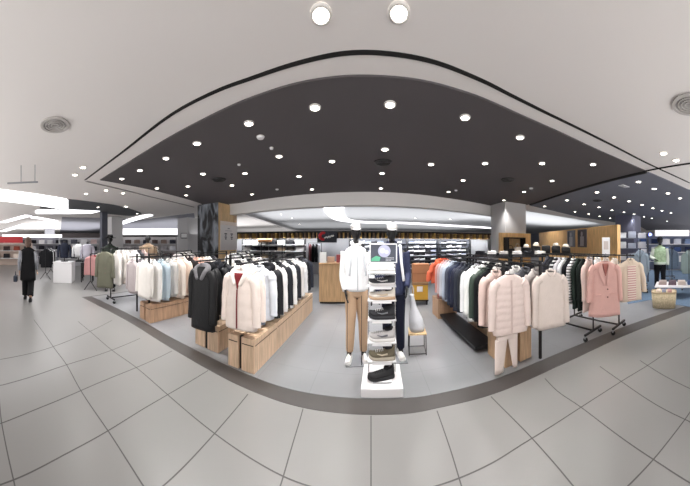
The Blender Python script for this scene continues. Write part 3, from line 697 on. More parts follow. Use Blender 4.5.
# trousers hung under the quilted jacket
def trousers(label, o, rz, z1, z0, c):
    t = thing('trousers', label, 'trousers', (*o, 0), rz)
    for s, top, bot in ((-1, -0.085, -0.115), (1, 0.075, 0.055)):
        bm = BM()
        pth = [(s * 0.07, 0, z1), (s * 0.078, 0, (z0 + z1) / 2), (s * 0.085, 0, z0)]
        rings = []
        for f in [i / 8 for i in range(9)]:
            cx = s * (0.08 + 0.035 * f); rx = (0.088 if s < 0 else 0.075) - (0.03 if s < 0 else 0.045) * f; ry = 0.022
            rings.append([(cx + rx * math.cos(2 * PI * k / 14), ry * math.sin(2 * PI * k / 14), z1 + (z0 - z1) * f) for k in range(14)])
        addring(bm, rings); obj('leg', bm, fabric(c), t, True)
    bm = BM(); addbox(bm, -0.14, 0.14, -0.026, 0.026, z1 - 0.02, z1 + 0.03, 0.01); obj('waistband', bm, fabric(c), t)
    bm = BM(); addtube(bm, [(0, 0, z1 + 0.03), (0, 0, z1 + 0.06)], 0.004, 6); addtube(bm, [(-0.1, 0, z1 + 0.03), (0.1, 0, z1 + 0.03)], 0.006, 6); obj('hanger', bm, BLACK, t)
trousers('pale pink trousers hanging below the quilted pink jacket, hems close to the floor', local(OR, RZ, -0.03, -0.05), RZ, 0.41, 0.03, 'e3d5ce')
OR2 = (2.21, 1.74)
t = rack_tube('clothes_rack', 'black rail rack with a beige pullover in front, right beside the quilted-jacket rack', OR2, RZ, 2.3, 1.21, 0.06)
bm = BM(); addbox(bm, -0.2, 0.2, 1.0, 1.75, 0, 0.35, 0.004); obj('plinth_box', bm, OAK, t)
bm = BM(); addbox(bm, -0.14, 0.14, 0.66, 0.99, 0.06, 0.1, 0.004); obj('base_shelf', bm, BLACK, t)
rr2 = [('d6cac3', 'beige knitted pullover', 0.70), ('b7b0ad', 'taupe pullover', 0.64), ('55565c', 'dark grey long pullover', 0.71), ('e6e4e2', 'white pullover', 0.62), ('25262b', 'black pullover', 0.66), ('d9d4cf', 'pale grey pullover', 0.62), ('1d1e22', 'black cardigan', 0.66), ('eceaea', 'white cardigan', 0.62), ('a6a6ab', 'grey cardigan', 0.62)]
for k, (c, d, L) in enumerate(rr2):
    garment(fabric(c), f'{d}, {ordlab(k)} on the beige-pullover rack', 'pullover', 'clothes on the beige-pullover rack', local(OR2, RZ, 0.02 if k else 0.045, -0.08 if k == 0 else -0.05 + k * 0.22), RZ, 1.21, yaw=R(-22) if k == 0 else 0, hk=0.02 if k else 0.045, w=0.39 if k == 0 else 0.32, L=L, t=0.12, sl=L - 0.03, seed=450 + k, name='pullover', collar='stand', spread=0.045 if k == 0 else 0.03)
# ---- rolling racks at the right corner
OP = (3.18, 1.50)
rolling('black rolling rack with a pink coat hanging at its front end', OP, RZ, 1.05, 1.29, 'rolling racks')
pp = [('d9aea6', 'salmon pink double lapel coat', 0.84), ('e6cfc7', 'pale blush coat', 0.8), ('1d2422', 'black-green coat', 0.8), ('26302c', 'dark green coat', 0.78), ('s1', 'white shirt with thin dark stripes', 0.72), ('1a1b1f', 'black blazer', 0.72), ('e9e9ec', 'white blouse', 0.72), ('c9c7cc', 'silver-grey blouse', 0.7), ('s2', 'black shirt with white stripes', 0.66), ('1b1c22', 'black jacket', 0.66), ('34353d', 'charcoal jacket', 0.66)]
for k, (c, d, L) in enumerate(pp):
    m_ = striped('e6e4e4', '4a4a50', 22, 'Z', 0.35) if c == 's1' else striped('26272c', 'e8e6e6', 16, 'Z', 0.4) if c == 's2' else fabric(c)
    garment(m_, f'{d}, {ordlab(k)} on the pink-coat rolling rack', 'coat' if k < 4 else 'shirt' if k in (4, 8) else 'jacket', 'clothes on the pink-coat rolling rack', local(OP, RZ, 0, -0.21 if k == 0 else 0.085 + 0.098 * (k - 1)), RZ, 1.29, yaw=R(-48) if k == 0 else 0, w=0.43 if k == 0 else 0.30, spread=0.05 if k == 0 else 0.02, L=L, t=0.12 if k == 0 else 0.085, sl=0.62, lapel=(k == 0), collar=None if k == 0 else 'stand', flare=1.18 if k == 0 else 1.08, seed=500 + k, name='coat' if k < 4 else 'shirt' if k in (4, 8) else 'jacket', lining='8a4a45' if k == 0 else '2a2a2d', vneck='a0665f' if k == 0 else None)
OP2 = (3.58, 1.20)
rolling('black rolling rack with a cream striped jacket, nearest the right edge of the shop', OP2, RZ, 0.95, 1.29, 'rolling racks')
for k, (c, d) in enumerate((('dccabb', 'cream jacket with pink striped front'), ('e8ddd3', 'ivory jacket'), ('cfc3bb', 'sand beige jacket'), ('eeecea', 'white jacket'), ('b9b3b3', 'grey jacket'))):
    g_ = garment(fabric('d9cab9') if k == 0 else fabric(c), f'{d}, {ordlab(k)} on the striped-jacket rolling rack', 'jacket', 'jackets on the striped-jacket rolling rack', local(OP2, RZ, 0, -0.21 if k == 0 else 0.09 + (k - 1) * 0.17), RZ, 1.29, yaw=R(-42) if k == 0 else 0, w=0.40 if k == 0 else 0.30, L=0.68 if k == 0 else 0.62, t=0.12, sl=0.56, panel=striped('e6d6cc', 'c08a88', 26, 'Z', 0.35) if k == 0 else None, seed=530 + k, spread=0.08 if k == 0 else 0.03)

# ================================================================== FIGURES
def skin(verts, edges, root=0, sub=1):
    """skin-modifier body evaluated into a plain mesh -> bmesh"""
    me = bpy.data.meshes.new('tmp'); me.from_pydata([v[0] for v in verts], edges, [])
    o = bpy.data.objects.new('tmp', me); C.objects.link(o)
    o.modifiers.new('s', 'SKIN').use_smooth_shade = True
    sk = me.skin_vertices[0].data
    for i, v in enumerate(verts):
        r = v[1]; sk[i].radius = r if isinstance(r, tuple) else (r, r)
        sk[i].use_root = i == root
    ss = o.modifiers.new('ss', 'SUBSURF'); ss.levels = sub; ss.render_levels = sub
    dg = bpy.context.evaluated_depsgraph_get(); dg.update()
    ev = o.evaluated_get(dg); m2 = bpy.data.meshes.new_from_object(ev)
    bm = bmesh.new(); bm.from_mesh(m2)
    bpy.data.objects.remove(o); bpy.data.meshes.remove(me); bpy.data.meshes.remove(m2)
    return bm
def addhead(bm, c, s=1.0):
    """head looking to -y: skull, jaw, nose, brow, ears"""
    b2 = BM(); bmesh.ops.create_uvsphere(b2, u_segments=28, v_segments=20, radius=1)
    for v in b2.verts:
        x, y, z = v.co
        jaw = max(0, -z)
        sx = 0.076 * (1 - 0.32 * jaw ** 1.5); sy = 0.098 * (1 - 0.18 * jaw)
        px, py, pz = x * sx, y * sy, z * 0.118
        if y < 0: py -= 0.012 * jaw * (1 - abs(x)); py *= 0.97
        d = math.exp(-((x / 0.17) ** 2 + ((z + 0.12) / 0.22) ** 2)) if y < 0 else 0
        py -= 0.024 * d
        for sg in (-1, 1):
            d = math.exp(-(((x - sg * 0.38) / 0.16) ** 2 + ((z - 0.05) / 0.11) ** 2)) if y < 0 else 0
            py += 0.009 * d
        d = math.exp(-((x / 0.3) ** 2 + ((z + 0.52) / 0.07) ** 2)) if y < 0 else 0
        py -= 0.006 * d
        v.co = (px, py, pz)
    off = len(bm.verts)
    mp = {}
    for v in b2.verts: mp[v] = bm.verts.new(Vector(c) + v.co * s)
    for f in b2.faces: bm.faces.new([mp[v] for v in f.verts])
    b2.free()
    for sg in (-1, 1): addball(bm, (c[0] + sg * 0.077 * s, c[1] + 0.008 * s, c[2] - 0.005 * s), (0.012 * s, 0.02 * s, 0.032 * s), 10, 8)
def addhand(bm, w, d, side, curl=0.5):
    """palm and five bent fingers; w wrist point, d direction of the hand"""
    w = Vector(w); d = Vector(d).normalized(); sx = Vector((0, 1, 0)); sx = (sx - d * sx.dot(d)).normalized()   # finger row runs front to back
    nrm = d.cross(sx) * side
    rings = []
    for f, hw_, th in ((-0.02, 0.024, 0.018), (0.02, 0.034, 0.016), (0.06, 0.040, 0.014), (0.09, 0.037, 0.011)):
        p = w + d * f
        rings.append([p + sx * hw_ * math.cos(a) + nrm * th * math.sin(a) for a in [2 * PI * k / 12 for k in range(12)]])
    addring(bm, rings)
    for k, ln in enumerate((0.066, 0.078, 0.074, 0.058)):
        b = w + d * 0.082 + sx * (-0.028 + 0.019 * k)
        pts = [b]
        dirn = d.copy()
        for j, sgm in enumerate((0.45, 0.33, 0.22)):
            dirn = (dirn + nrm * -curl * 0.5 * (j + 0.3)).normalized(); pts.append(pts[-1] + dirn * ln * sgm)
        addtube(bm, pts, [0.0095, 0.009, 0.008, 0.0065], 8)
    b = w + d * 0.025 - sx * 0.026
    addtube(bm, [b, b - sx * 0.022 + d * 0.025 - nrm * 0.006, b - sx * 0.03 + d * 0.055 - nrm * 0.014], [0.012, 0.010, 0.008], 8)
def sneaker_bm(L=0.28, W=0.1):
    n = 16
    def hw_(s): return W / 2 * (0.62 + 0.28 * math.sin(PI * min(1, s * 0.9 + 0.12)) + 0.12 * math.exp(-((s - 0.72) / 0.16) ** 2)) * (1 if s < 0.86 else math.sqrt(max(0.05, 1 - ((s - 0.86) / 0.15) ** 2))) * (1 if s > 0.06 else 0.72 + s * 4.6)
    S = [i / n for i in range(n + 1)]
    sole, upper, inner = BM(), BM(), BM()
    rings = []
    for s in S:
        x = -L / 2 + s * L; w = hw_(s); z0 = 0.018 * max(0, (s - 0.75) / 0.25) ** 2
        t = 0.034 - 0.008 * s
        rings.append([(x, -w * 0.95, z0), (x, -w * 1.06, z0 + t * 0.5), (x, -w * 1.0, z0 + t), (x, w * 1.0, z0 + t), (x, w * 1.06, z0 + t * 0.5), (x, w * 0.95, z0)])
    addring(sole, rings)
    rings = []
    def H(s): return (0.078 + 0.02 * math.cos(s * 9) if s < 0.35 else 0.068 - 0.05 * (s - 0.35) ** 0.9) if s < 0.95 else 0.03
    for s in S:
        x = -L / 2 + 0.004 + s * (L - 0.008); w = hw_(s) * 0.98; z0 = 0.018 * max(0, (s - 0.75) / 0.25) ** 2 + 0.026; h = H(s)
        pr = []
        for k in range(11):
            a = PI * k / 10
            c = math.cos(a); pr.append((x, -w * math.copysign(abs(c) ** 0.7, c) * (1 - 0.25 * math.sin(a)), z0 + h * math.sin(a) ** 0.8))
        rings.append(pr)
    addring(upper, rings)
    for i in range(10):
        pass
    rings = []
    for z, f in ((0.094, 0.95), (0.112, 1.0), (0.116, 0.82), (0.098, 0.7)):
        rings.append([(-L * 0.27 + math.cos(a) * L * 0.17 * f, math.sin(a) * 0.031 * f, z + 0.006 * math.cos(a) * -1) for a in [2 * PI * k / 16 for k in range(16)]])
    addring(inner, rings, False, True)
    laces = BM()
    for k in range(5):
        s = 0.46 + k * 0.065; x = -L / 2 + s * L; z = 0.026 + H(s)
        addtube(laces, [(x, -0.024, z - 0.008), (x + 0.004, 0, z + 0.004), (x, 0.024, z - 0.008)], 0.0035, 6)
    return sole, upper, inner, laces
def sneaker(label, loc, rz, upc, solec, linc='26262a', lacec='efefef', group=None, parent=None, accent=None, size=1.0):
    if parent is None: t = thing('sneaker', label, 'shoe', loc, rz, group)
    else:
        t = bpy.data.objects.new('shoe', None); C.objects.link(t); t.parent = parent; t.location = loc; t.rotation_euler = (0, 0, rz)
    t.scale = (size,) * 3
    s, u, i, l = sneaker_bm()
    obj('sole', s, mat('rubber_sole', solec, 0.6), t, False); obj('upper', u, mat('shoe_mesh', upc, 0.75, bump=0.3, bscale=120), t, True)
    obj('collar_lining', i, fabric(linc), t, True); obj('laces', l, fabric(lacec), t, True)
    if accent:
        for sg in (-1, 1):
            bm = BM(); addtube(bm, [(-0.06, sg * 0.044, 0.06), (0.0, sg * 0.0475, 0.05), (0.05, sg * 0.0475, 0.062)], [0.008, 0.006, 0.003], 6); obj('side_stripe', bm, fabric(accent), t, True)
    return t
def lofts(secs, n=24):
    """elliptical loft: (cx, cy, z, rx, ry)"""
    bm = BM(); addring(bm, [[(cx + rx * math.copysign(abs(math.cos(a)) ** 0.85, math.cos(a)), cy + ry * math.sin(a), z) for a in [2 * PI * k / n for k in range(n)]] for cx, cy, z, rx, ry in secs])
    return bm
def figure(t, bodymat, J, hairless=True, headturn=0.0, k=1.0):
    """one continuous body from a joint table; returns nothing. J: dict of joint points"""
    V = [(J['hip'], (0.135 * k, 0.10 * k)), (J['waist'], (0.12 * k, 0.088 * k)), (J['chest'], (0.155 * k, 0.10 * k)), (J['neckb'], (0.075, 0.07)), (J['neck'], (0.052, 0.052)), (J['jaw'], (0.045, 0.05))]
    E = [(0, 1), (1, 2), (2, 3), (3, 4), (4, 5)]
    for s in 'lr':
        b = len(V)
        V += [(J['sh' + s], 0.062), (J['el' + s], 0.042), (J['wr' + s], 0.027)]; E += [(2, b), (b, b + 1), (b + 1, b + 2)]
        b = len(V)
        V += [(J['hp' + s], 0.092), (J['kn' + s], 0.06), (J['an' + s], 0.038), (J['to' + s], (0.035, 0.03))]; E += [(0, b), (b, b + 1), (b + 1, b + 2), (b + 2, b + 3)]
    bm = skin(V, E, 0, 1)
    addhead(bm, J['head'])
    for s, sd in (('l', -1), ('r', 1)):
        w = Vector(J['wr' + s]); d = w - Vector(J['el' + s]); addhand(bm, w, d, sd, 0.5)
    return obj('body', bm, bodymat, t, True)
def chain(name, pts, rad, m, parent, n=14, sm=5):
    bm = BM(); P = smoothpath(pts, sm); rr = smoothpath([(r,) for r in rad], sm)
    addtube(bm, P, [r[0] for r in rr], n); return obj(name, bm, m, parent, True)
def cap(parent, c, col, brim=-1, m=None):
    bm = BM(); n = 20; rings = []
    for z, r in ((0.0, 1.0), (0.03, 1.02), (0.06, 0.93), (0.085, 0.7), (0.1, 0.35), (0.104, 0.05)):
        rings.append([(c[0] + 0.083 * r * math.cos(2 * PI * k / n), c[1] + 0.104 * r * math.sin(2 * PI * k / n), c[2] + z) for k in range(n)])
    addring(bm, rings)
    o = obj('cap', bm, m or fabric(col), parent, True)
    bm = BM()
    for zt in (0,):
        top, bot = [], []
        for k in range(13):
            a = PI * k / 12
            top.append((c[0] + 0.078 * math.cos(a), c[1] - 0.07 - 0.10 * math.sin(a), c[2] + 0.006 - 0.018 * math.sin(a)))
            bot.append((c[0] + 0.078 * math.cos(a), c[1] - 0.07 - 0.10 * math.sin(a), c[2] - 0.002 - 0.018 * math.sin(a)))
        addring(bm, [bot, top])
    obj('cap_brim', bm, m or fabric(col), o, True)
    return o
BLACKSKIN = mat('black_mannequin_gloss', '111114', 0.5)

def joints(hipz=0.93, lean=0.0, hx=0.0):
    J = dict(hip=(0, 0, hipz), waist=(0, 0.0, hipz + 0.16), chest=(hx * 0.5, 0.0, hipz + 0.38), neckb=(hx, 0.012, hipz + 0.52), neck=(hx, 0.005, hipz + 0.585), jaw=(hx, 0.0, hipz + 0.635), head=(hx, -0.012, hipz + 0.705))
    for s, sg in (('l', -1), ('r', 1)):
        J['sh' + s] = (sg * 0.185, 0.01, hipz + 0.45); J['el' + s] = (sg * 0.235, 0.02, hipz + 0.17); J['wr' + s] = (sg * 0.24, -0.05, hipz - 0.06)
        J['hp' + s] = (sg * 0.085, 0, hipz - 0.07); J['kn' + s] = (sg * 0.10, -0.015, 0.50); J['an' + s] = (sg * 0.115, 0.02, 0.09); J['to' + s] = (sg * 0.125, -0.1, 0.035)
    return J
def dress(t, J, jm, pm, hem, jl=None, ankle=0.13, sm=None, jk=1.0):
    """jacket torso, sleeves and trousers over the body"""
    hz = J['hip'][2]; hx = J['neckb'][0]
    secs = [(hx, 0.012, hz + 0.57, 0.062, 0.058), (hx, 0.012, hz + 0.535, 0.085, 0.072), (hx * 0.9, 0.008, hz + 0.50, 0.155, 0.092), (hx * 0.7, 0.005, hz + 0.44, 0.205, 0.115), (hx * 0.5, 0, hz + 0.34, 0.20 * jk, 0.132), (hx * 0.2, 0, hz + 0.18, 0.185 * jk, 0.128), (0, 0, hz + 0.04, 0.185 * jk, 0.130), (0, 0, hem + 0.03, 0.19 * jk, 0.132), (0, 0, hem, 0.182 * jk, 0.125)]
    o = obj('jacket', lofts(secs), jm, t, True)
    for s in 'lr':
        sh, el, wr = (Vector(J[a + s]) for a in ('sh', 'el', 'wr'))
        chain('sleeve', [tuple(sh + Vector((0.0, 0, 0.01))), tuple(sh.lerp(el, 0.4)), tuple(el), tuple(el.lerp(wr, 0.6)), tuple(wr.lerp(el, 0.06))], [0.078, 0.072, 0.062, 0.055, 0.045], sm or jm, t)
    for s in 'lr':
        hp, kn, an = (Vector(J[a + s]) for a in ('hp', 'kn', 'an'))
        chain('trouser_leg', [tuple(hp + Vector((0, 0, 0.05))), tuple(hp.lerp(kn, 0.4)), tuple(kn), tuple(kn.lerp(an, 0.6)), (an[0], an[1], ankle)], [0.105, 0.098, 0.078, 0.068, 0.06], pm, t)
    bm = lofts([(0, 0, hz + 0.12, 0.15, 0.105), (0, 0, hz, 0.168, 0.118), (0, 0, hz - 0.08, 0.165, 0.112), (0, 0, hz - 0.11, 0.12, 0.09)]); obj('trouser_seat', bm, pm, t, True)
    return o
# --- left mannequin (white jacket, tan trousers)
ML = (0.15, 2.80)
t = thing('mannequin', 'black-headed mannequin in white cap, white zip jacket and tan trousers', 'mannequin', (*ML, 0), R(2)); t.scale = (0.78, 0.9, 1)
J = joints(0.925, hx=-0.015)
J['tol'] = (-0.16, -0.11, 0.035); J['ell'] = (-0.225, 0.03, 1.08); J['wrl'] = (-0.19, -0.08, 0.9)
figure(t, BLACKSKIN, J)
jm = padded('f0f1f3')
o = dress(t, J, jm, fabric('c2a488'), 0.90)
bm = BM(); addbox(bm, -0.008, 0.008, -0.142, -0.12, 0.92, 1.40); obj('zipper', bm, fabric('b9bcc2'), t)
bm = BM()
for sx in (-0.1, 0.1): addtube(bm, smoothpath([(sx * 0.9, -0.06, 1.425), (sx, -0.118, 1.36), (sx * 1.1, -0.139, 1.24), (sx * 1.3, -0.136, 1.1)], 4), 0.016, 8, True, 0.5)
obj('seam_tape', bm, fabric('c3c6cc'), t, True)
chain('collar', [(-0.055, -0.055, 1.475), (-0.085, 0.02, 1.50), (-0.015, 0.075, 1.51), (0.055, 0.02, 1.50), (0.03, -0.055, 1.475)], [0.026] * 5, jm, t)
cap(t, (-0.015, -0.008, 1.675), 'f2f3f4')
for s in 'lr':
    an = J['an' + s]; sneaker('', (an[0] + (-0.02 if s == 'l' else 0.01), an[1] - 0.06, 0.012), R(-90) + (R(-14) if s == 'l' else R(6)), 'f0eeec', 'f4f4f4', 'd8d8d8', 'ffffff', parent=t)
bm = BM(); addbox(bm, -0.19, 0.19, -0.17, 0.2, 0.0, 0.012, 0.004); obj('base_plate', bm, GREY, t)
for sx in (-0.165, 0.06):
    bm = BM(); addtube(bm, [(sx, -0.15, 0.012), (sx, -0.15, 0.86)], 0.005, 6); obj('stand_rod', bm, BLACK, t)
# --- right mannequin (navy)
MR = (0.63, 2.80)
t = thing('mannequin', 'black-headed mannequin in pale cap, navy patterned jacket and dark trousers', 'mannequin', (*MR, 0), R(-10)); t.scale = (0.82, 0.9, 1)
J = joints(0.925, hx=-0.03)
J['elr'] = (0.22, 0.03, 1.1); J['wrr'] = (0.2, -0.09, 0.93)
figure(t, BLACKSKIN, J)
nav = mat('navy_print', '2a3150', 0.7, bump=0.3, bscale=30, var=0.55, vscale=22)
dress(t, J, nav, fabric('1b1e2e'), 0.84)
chain('collar', [(-0.06, -0.055, 1.475), (-0.1, 0.02, 1.50), (-0.03, 0.075, 1.51), (0.04, 0.02, 1.50), (0.01, -0.055, 1.475)], [0.026] * 5, nav, t)
bm = BM(); addtube(bm, smoothpath([(0.09, 0.06, 1.46), (0.1, -0.02, 1.47), (0.105, -0.108, 1.38), (0.115, -0.14, 1.24), (0.15, -0.125, 1.02)], 5), 0.022, 8, True, 0.45); obj('strap', bm, fabric('e3e4e8'), t, True)
bm = BM(); addbox(bm, -0.008, 0.008, -0.142, -0.12, 0.86, 1.40); obj('zipper', bm, fabric('15171f'), t)
cap(t, (-0.03, -0.008, 1.675), 'd9d8d6')
for s in 'lr':
    an = J['an' + s]; sneaker('', (an[0], an[1] - 0.05, 0.012), R(-90) + (R(-6) if s == 'l' else R(14)), 'eceae8', 'f4f4f4', 'd8d8d8', 'ffffff', parent=t)
bm = BM(); addbox(bm, -0.19, 0.21, -0.17, 0.2, 0.0, 0.012, 0.004); obj('base_plate', bm, GREY, t)
bm = BM(); addtube(bm, [(0.06, 0.16, 0.012), (0.06, 0.16, 0.5), (0.05, 0.1, 0.9)], 0.006, 6); obj('stand_rod', bm, BLACK, t)

# --- walking person on the left, seen from behind
SK = mat('skin', 'c39a82', 0.6)
px, py = pol(28, 5.75)
t = thing('person', 'person in a long black vest over grey sleeves walking away with a dark bag', 'person', (px, py, 0), R(-100))
hz = 0.86
J = dict(hip=(0, 0, hz), waist=(0, 0, hz + 0.15), chest=(0, -0.01, hz + 0.35), neckb=(0, 0, hz + 0.49), neck=(0, -0.01, hz + 0.55), jaw=(0, -0.02, hz + 0.60), head=(0, -0.03, hz + 0.665),
         shl=(0.17, 0, hz + 0.42), ell=(0.215, 0.06, hz + 0.15), wrl=(0.22, 0.03, hz - 0.08), shr=(-0.17, 0, hz + 0.42), elr=(-0.22, 0.02, hz + 0.15), wrr=(-0.23, -0.08, hz - 0.06),
         hpl=(0.08, 0, hz - 0.06), knl=(0.085, -0.12, 0.47), anl=(0.085, -0.16, 0.09), tol=(0.085, -0.29, 0.04), hpr=(-0.08, 0, hz - 0.06), knr=(-0.08, 0.05, 0.47), anr=(-0.07, 0.24, 0.16), tor=(-0.07, 0.15, 0.04))
figure(t, SK, J, k=0.92)
vest = fabric('131316')
secs = [(0, 0.0, hz + 0.53, 0.06, 0.055), (0, 0, hz + 0.50, 0.11, 0.075), (0, 0, hz + 0.45, 0.185, 0.105), (0, 0, hz + 0.34, 0.185, 0.125), (0, 0, hz + 0.15, 0.175, 0.125), (0, 0, hz - 0.05, 0.19, 0.145), (0, 0, hz - 0.25, 0.205, 0.17), (0, 0, hz - 0.33, 0.205, 0.175)]
obj('vest', lofts(secs), vest, t, True)
gs = fabric('8d8f96')
for s in 'lr':
    sh, el, wr = (Vector(J[a + s]) for a in ('sh', 'el', 'wr'))
    chain('sleeve', [tuple(sh), tuple(sh.lerp(el, 0.5)), tuple(el), tuple(el.lerp(wr, 0.6)), tuple(wr.lerp(el, 0.05))], [0.07, 0.062, 0.055, 0.048, 0.042], gs, t)
    hp, kn, an = (Vector(J[a + s]) for a in ('hp', 'kn', 'an'))
    chain('trouser_leg', [tuple(hp), tuple(hp.lerp(kn, 0.5)), tuple(kn), tuple(kn.lerp(an, 0.6)), tuple(an.lerp(kn, 0.05))], [0.10, 0.095, 0.085, 0.08, 0.078], fabric('17171a'), t)
bm = BM(); c = J['head']
addball(bm, (0, c[1] + 0.012, c[2] + 0.022), (0.092, 0.108, 0.118), 20, 14); addball(bm, (0, c[1] + 0.045, c[2] - 0.04), (0.09, 0.075, 0.1), 18, 12)
obj('hair', bm, mat('brown_hair', '5f4a40', 0.6, bump=0.5, bscale=60), t, True)
for sg in (-1, 1):
    bm = BM(); addball(bm, (sg * 0.03, c[1] - 0.083, c[2] + 0.006), (0.011, 0.008, 0.007), 8, 6); obj('eye', bm, mat('eye_dark', '1c1512', 0.3), t, True)
bm = BM(); addball(bm, (0, c[1] - 0.092, c[2] - 0.062), (0.022, 0.006, 0.006), 8, 6); obj('mouth', bm, mat('lip', '9a5f58', 0.5), t, True)
for s, rz_ in (('l', R(-90)), ('r', R(-90))):
    an = J['an' + s]; sneaker('', (an[0], an[1] - 0.06, 0.0 if s == 'l' else 0.03), rz_, '1c1c20', '2c2c30', parent=t, lacec='202024')
# bag the person carries
bx, by = local((px, py), R(-100), 0.32, 0.04)
b = thing('handbag', 'small dark navy handbag held low by the walking person', 'bag', (bx, by, 0), R(-100))
bm = BM(); addbox(bm, -0.05, 0.05, -0.12, 0.12, 0.50, 0.66, 0.02); obj('body', bm, mat('navy_leather', '232c3c', 0.5), b, True)
bm = BM(); addtube(bm, smoothpath([(0, -0.07, 0.65), (0, -0.05, 0.73), (0, 0, 0.76), (0, 0.05, 0.73), (0, 0.07, 0.65)], 4), 0.008, 8); obj('handle', bm, mat('navy_leather', '232c3c', 0.5), b, True)

# ================================================================== SHOE TOWER
TX, TY = 0.39, 2.30
TZ = R(-9)
t = thing('display_plinth', 'low white square plinth on the floor under the shoe tower', 'plinth', (TX - 0.003, TY - 0.02, 0), TZ)
bm = BM(); addbox(bm, -0.205, 0.205, -0.19, 0.25, 0.0, 0.085, 0.004); obj('block', bm, WHITE, t)
bm = BM(); addbox(bm, -0.198, 0.198, -0.183, 0.243, 0.085, 0.09, 0.002); obj('top_panel', bm, mat('plinth_satin', 'd8d8da', 0.25), t)
PT = 0.091
tiers = [0.09, 0.27, 0.465, 0.70, 0.905]
t = thing('shoe_tower', 'narrow shoe tower with white shelves standing on the white plinth', 'display stand', (TX, TY, 0), TZ)
for sx in (-0.145, 0.145):
    bm = BM(); addtube(bm, [(sx, 0.07, PT), (sx, 0.07, 1.27)], 0.006, 8); obj('post', bm, CHROME, t, True)
for z in tiers[1:] + [1.051]:
    bm = BM(); addbox(bm, -0.15, 0.15, -0.06, 0.08, z - 0.012, z, 0.003); sh = obj('shelf', bm, mat('shelf_white', 'e4e5e8', 0.4), t)
    bm = BM(); addbox(bm, -0.1, 0.1, -0.066, -0.06, z - 0.03, z + 0.002); obj('price_rail', bm, WHITE, sh)
def ontower(x, y): return local((TX, TY), TZ, x, y)
for (z, uc, sc, lab, ac, x, yaw) in ((PT, '17171a', '1d1d20', 'black trainer at the bottom of the shoe tower, on the white plinth', None, -0.01, 180),
                            (tiers[1] + .001, '6c6452', 'b9b0a0', 'olive brown trainer on the lowest shelf of the shoe tower', 'c9c0ac', 0.0, 180),
                            (tiers[2] + .001, 'b9b6b6', 'e6e4e2', 'pale grey trainer with white sole on the second shelf of the tower', '6a6a70', 0.0, 180),
                            (tiers[3] + .001, '25262b', '2a2b30', 'black trainer on the third shelf of the tower', '7a7c82', 0.0, 180),
                            (tiers[4] + .001, 'e9e2d8', 'c4a688', 'cream trainer with tan sole on the fourth shelf of the tower', 'd7c3a9', 0.0, 180),
                            (1.052, '3a3b40', 'eceaea', 'black trainer with white sole on the top shelf of the tower', 'e6e6e6', 0.0, 180)):
    yy = -0.09 if z == PT else 0.0
    if z == PT:
        # bottom pair shown from the front on a little white riser
        r_ = thing('shoe_riser', 'small white riser under the black trainer on the plinth', 'riser', (*ontower(0, -0.07), PT), TZ)
        bm = BM(); addbox(bm, -0.1, 0.1, -0.06, 0.06, 0.0, 0.012, 0.003); obj('top_plate', bm, mat('shelf_white', 'e4e5e8', 0.4), r_)
        bm = BM(); addbox(bm, -0.09, 0.09, -0.062, -0.056, 0.0, 0.01); obj('front_lip', bm, GREY, r_)
        sneaker(lab, (*ontower(x, -0.07), PT + 0.013), TZ + R(195), uc, sc, '101012', '1d1d20', 'shoes on the tower', accent=ac, size=0.95).scale = (1.0, 1.05, 1.05)
    else:
        sneaker(lab, (*ontower(x, 0.0), z), TZ + R(yaw), uc, sc, '2a2a2e', 'e6e6e6' if uc != '24252b' else '333333', 'shoes on the tower', accent=ac, size=0.97).scale = (1.0, 1.1, 1.22 if z < 0.8 else 1.0)
# folded white items on the top shelf level and framed sign
def folded(label, loc, rz, w, d, h, c, group=None, name='folded_shirt', cat='folded clothes'):
    t = thing(name, label, cat, loc, rz, group)
    bm = BM(); n = 3
    for k in range(n):
        z0 = h * k / n; addbox(bm, -w / 2 + 0.004 * k, w / 2 - 0.003 * k, -d / 2 + 0.003 * k, d / 2, z0 + 0.001, z0 + h / n, min(h / n * 0.35, 0.012))
    obj('folded_body', bm, fabric(c), t, True)
    bm = BM(); addbox(bm, -w * 0.2, w * 0.2, -d / 2 - 0.003, -d / 2 + 0.05, h * 0.55, h + 0.006, 0.003); obj('collar_fold', bm, fabric(c), t)
    return t
top = thing('acrylic_riser', 'clear top tray of the shoe tower carrying white folded shirts', 'tray', (*ontower(0, -0.005), 0), TZ)
bm = BM(); addbox(bm, -0.135, 0.135, -0.11, 0.06, 1.174, 1.18); obj('tray', bm, GLASS, top)
bm = BM(); addbox(bm, -0.135, 0.135, -0.114, -0.11, 1.174, 1.184); obj('lip', bm, GLASS, top)
folded('white folded shirt under the framed sign on the shoe tower', (*ontower(0.0, -0.03), 1.181), TZ, 0.268, 0.16, 0.1, 'f6f6f6')
sg = thing('framed_sign', 'white framed sign with a pale round picture on top of the shoe tower', 'sign', (*ontower(0.015, -0.02), 1.29), TZ)
fw, fh = 0.145, 0.205
bm = BM()
addbox(bm, -fw, fw, -0.012, 0.012, 0.0, 0.012); addbox(bm, -fw, fw, -0.012, 0.012, fh - 0.012, fh); addbox(bm, -fw, -fw + 0.012, -0.012, 0.012, 0.012, fh - 0.012); addbox(bm, fw - 0.012, fw, -0.012, 0.012, 0.012, fh - 0.012)
obj('frame', bm, WHITE, sg)
bm = BM(); addbox(bm, -fw + 0.012, fw - 0.012, -0.004, 0.006, 0.012, fh - 0.012); obj('print', bm, mat('print_dark', '454a58', 0.4), sg)
bm = BM(); addtube(bm, [(0.01, -0.005, 0.125), (0.01, -0.0075, 0.125)], 0.066, 28); obj('printed_disc', bm, mat('print_lilac', 'b9bcd6', 0.4), sg)
bm = BM(); addtube(bm, [(-0.01, -0.008, 0.13), (-0.01, -0.0095, 0.13)], 0.03, 20); addtube(bm, [(0.035, -0.008, 0.115), (0.035, -0.0095, 0.115)], 0.022, 20); obj('printed_highlight', bm, mat('print_pale', 'd6d8ea', 0.4), sg)
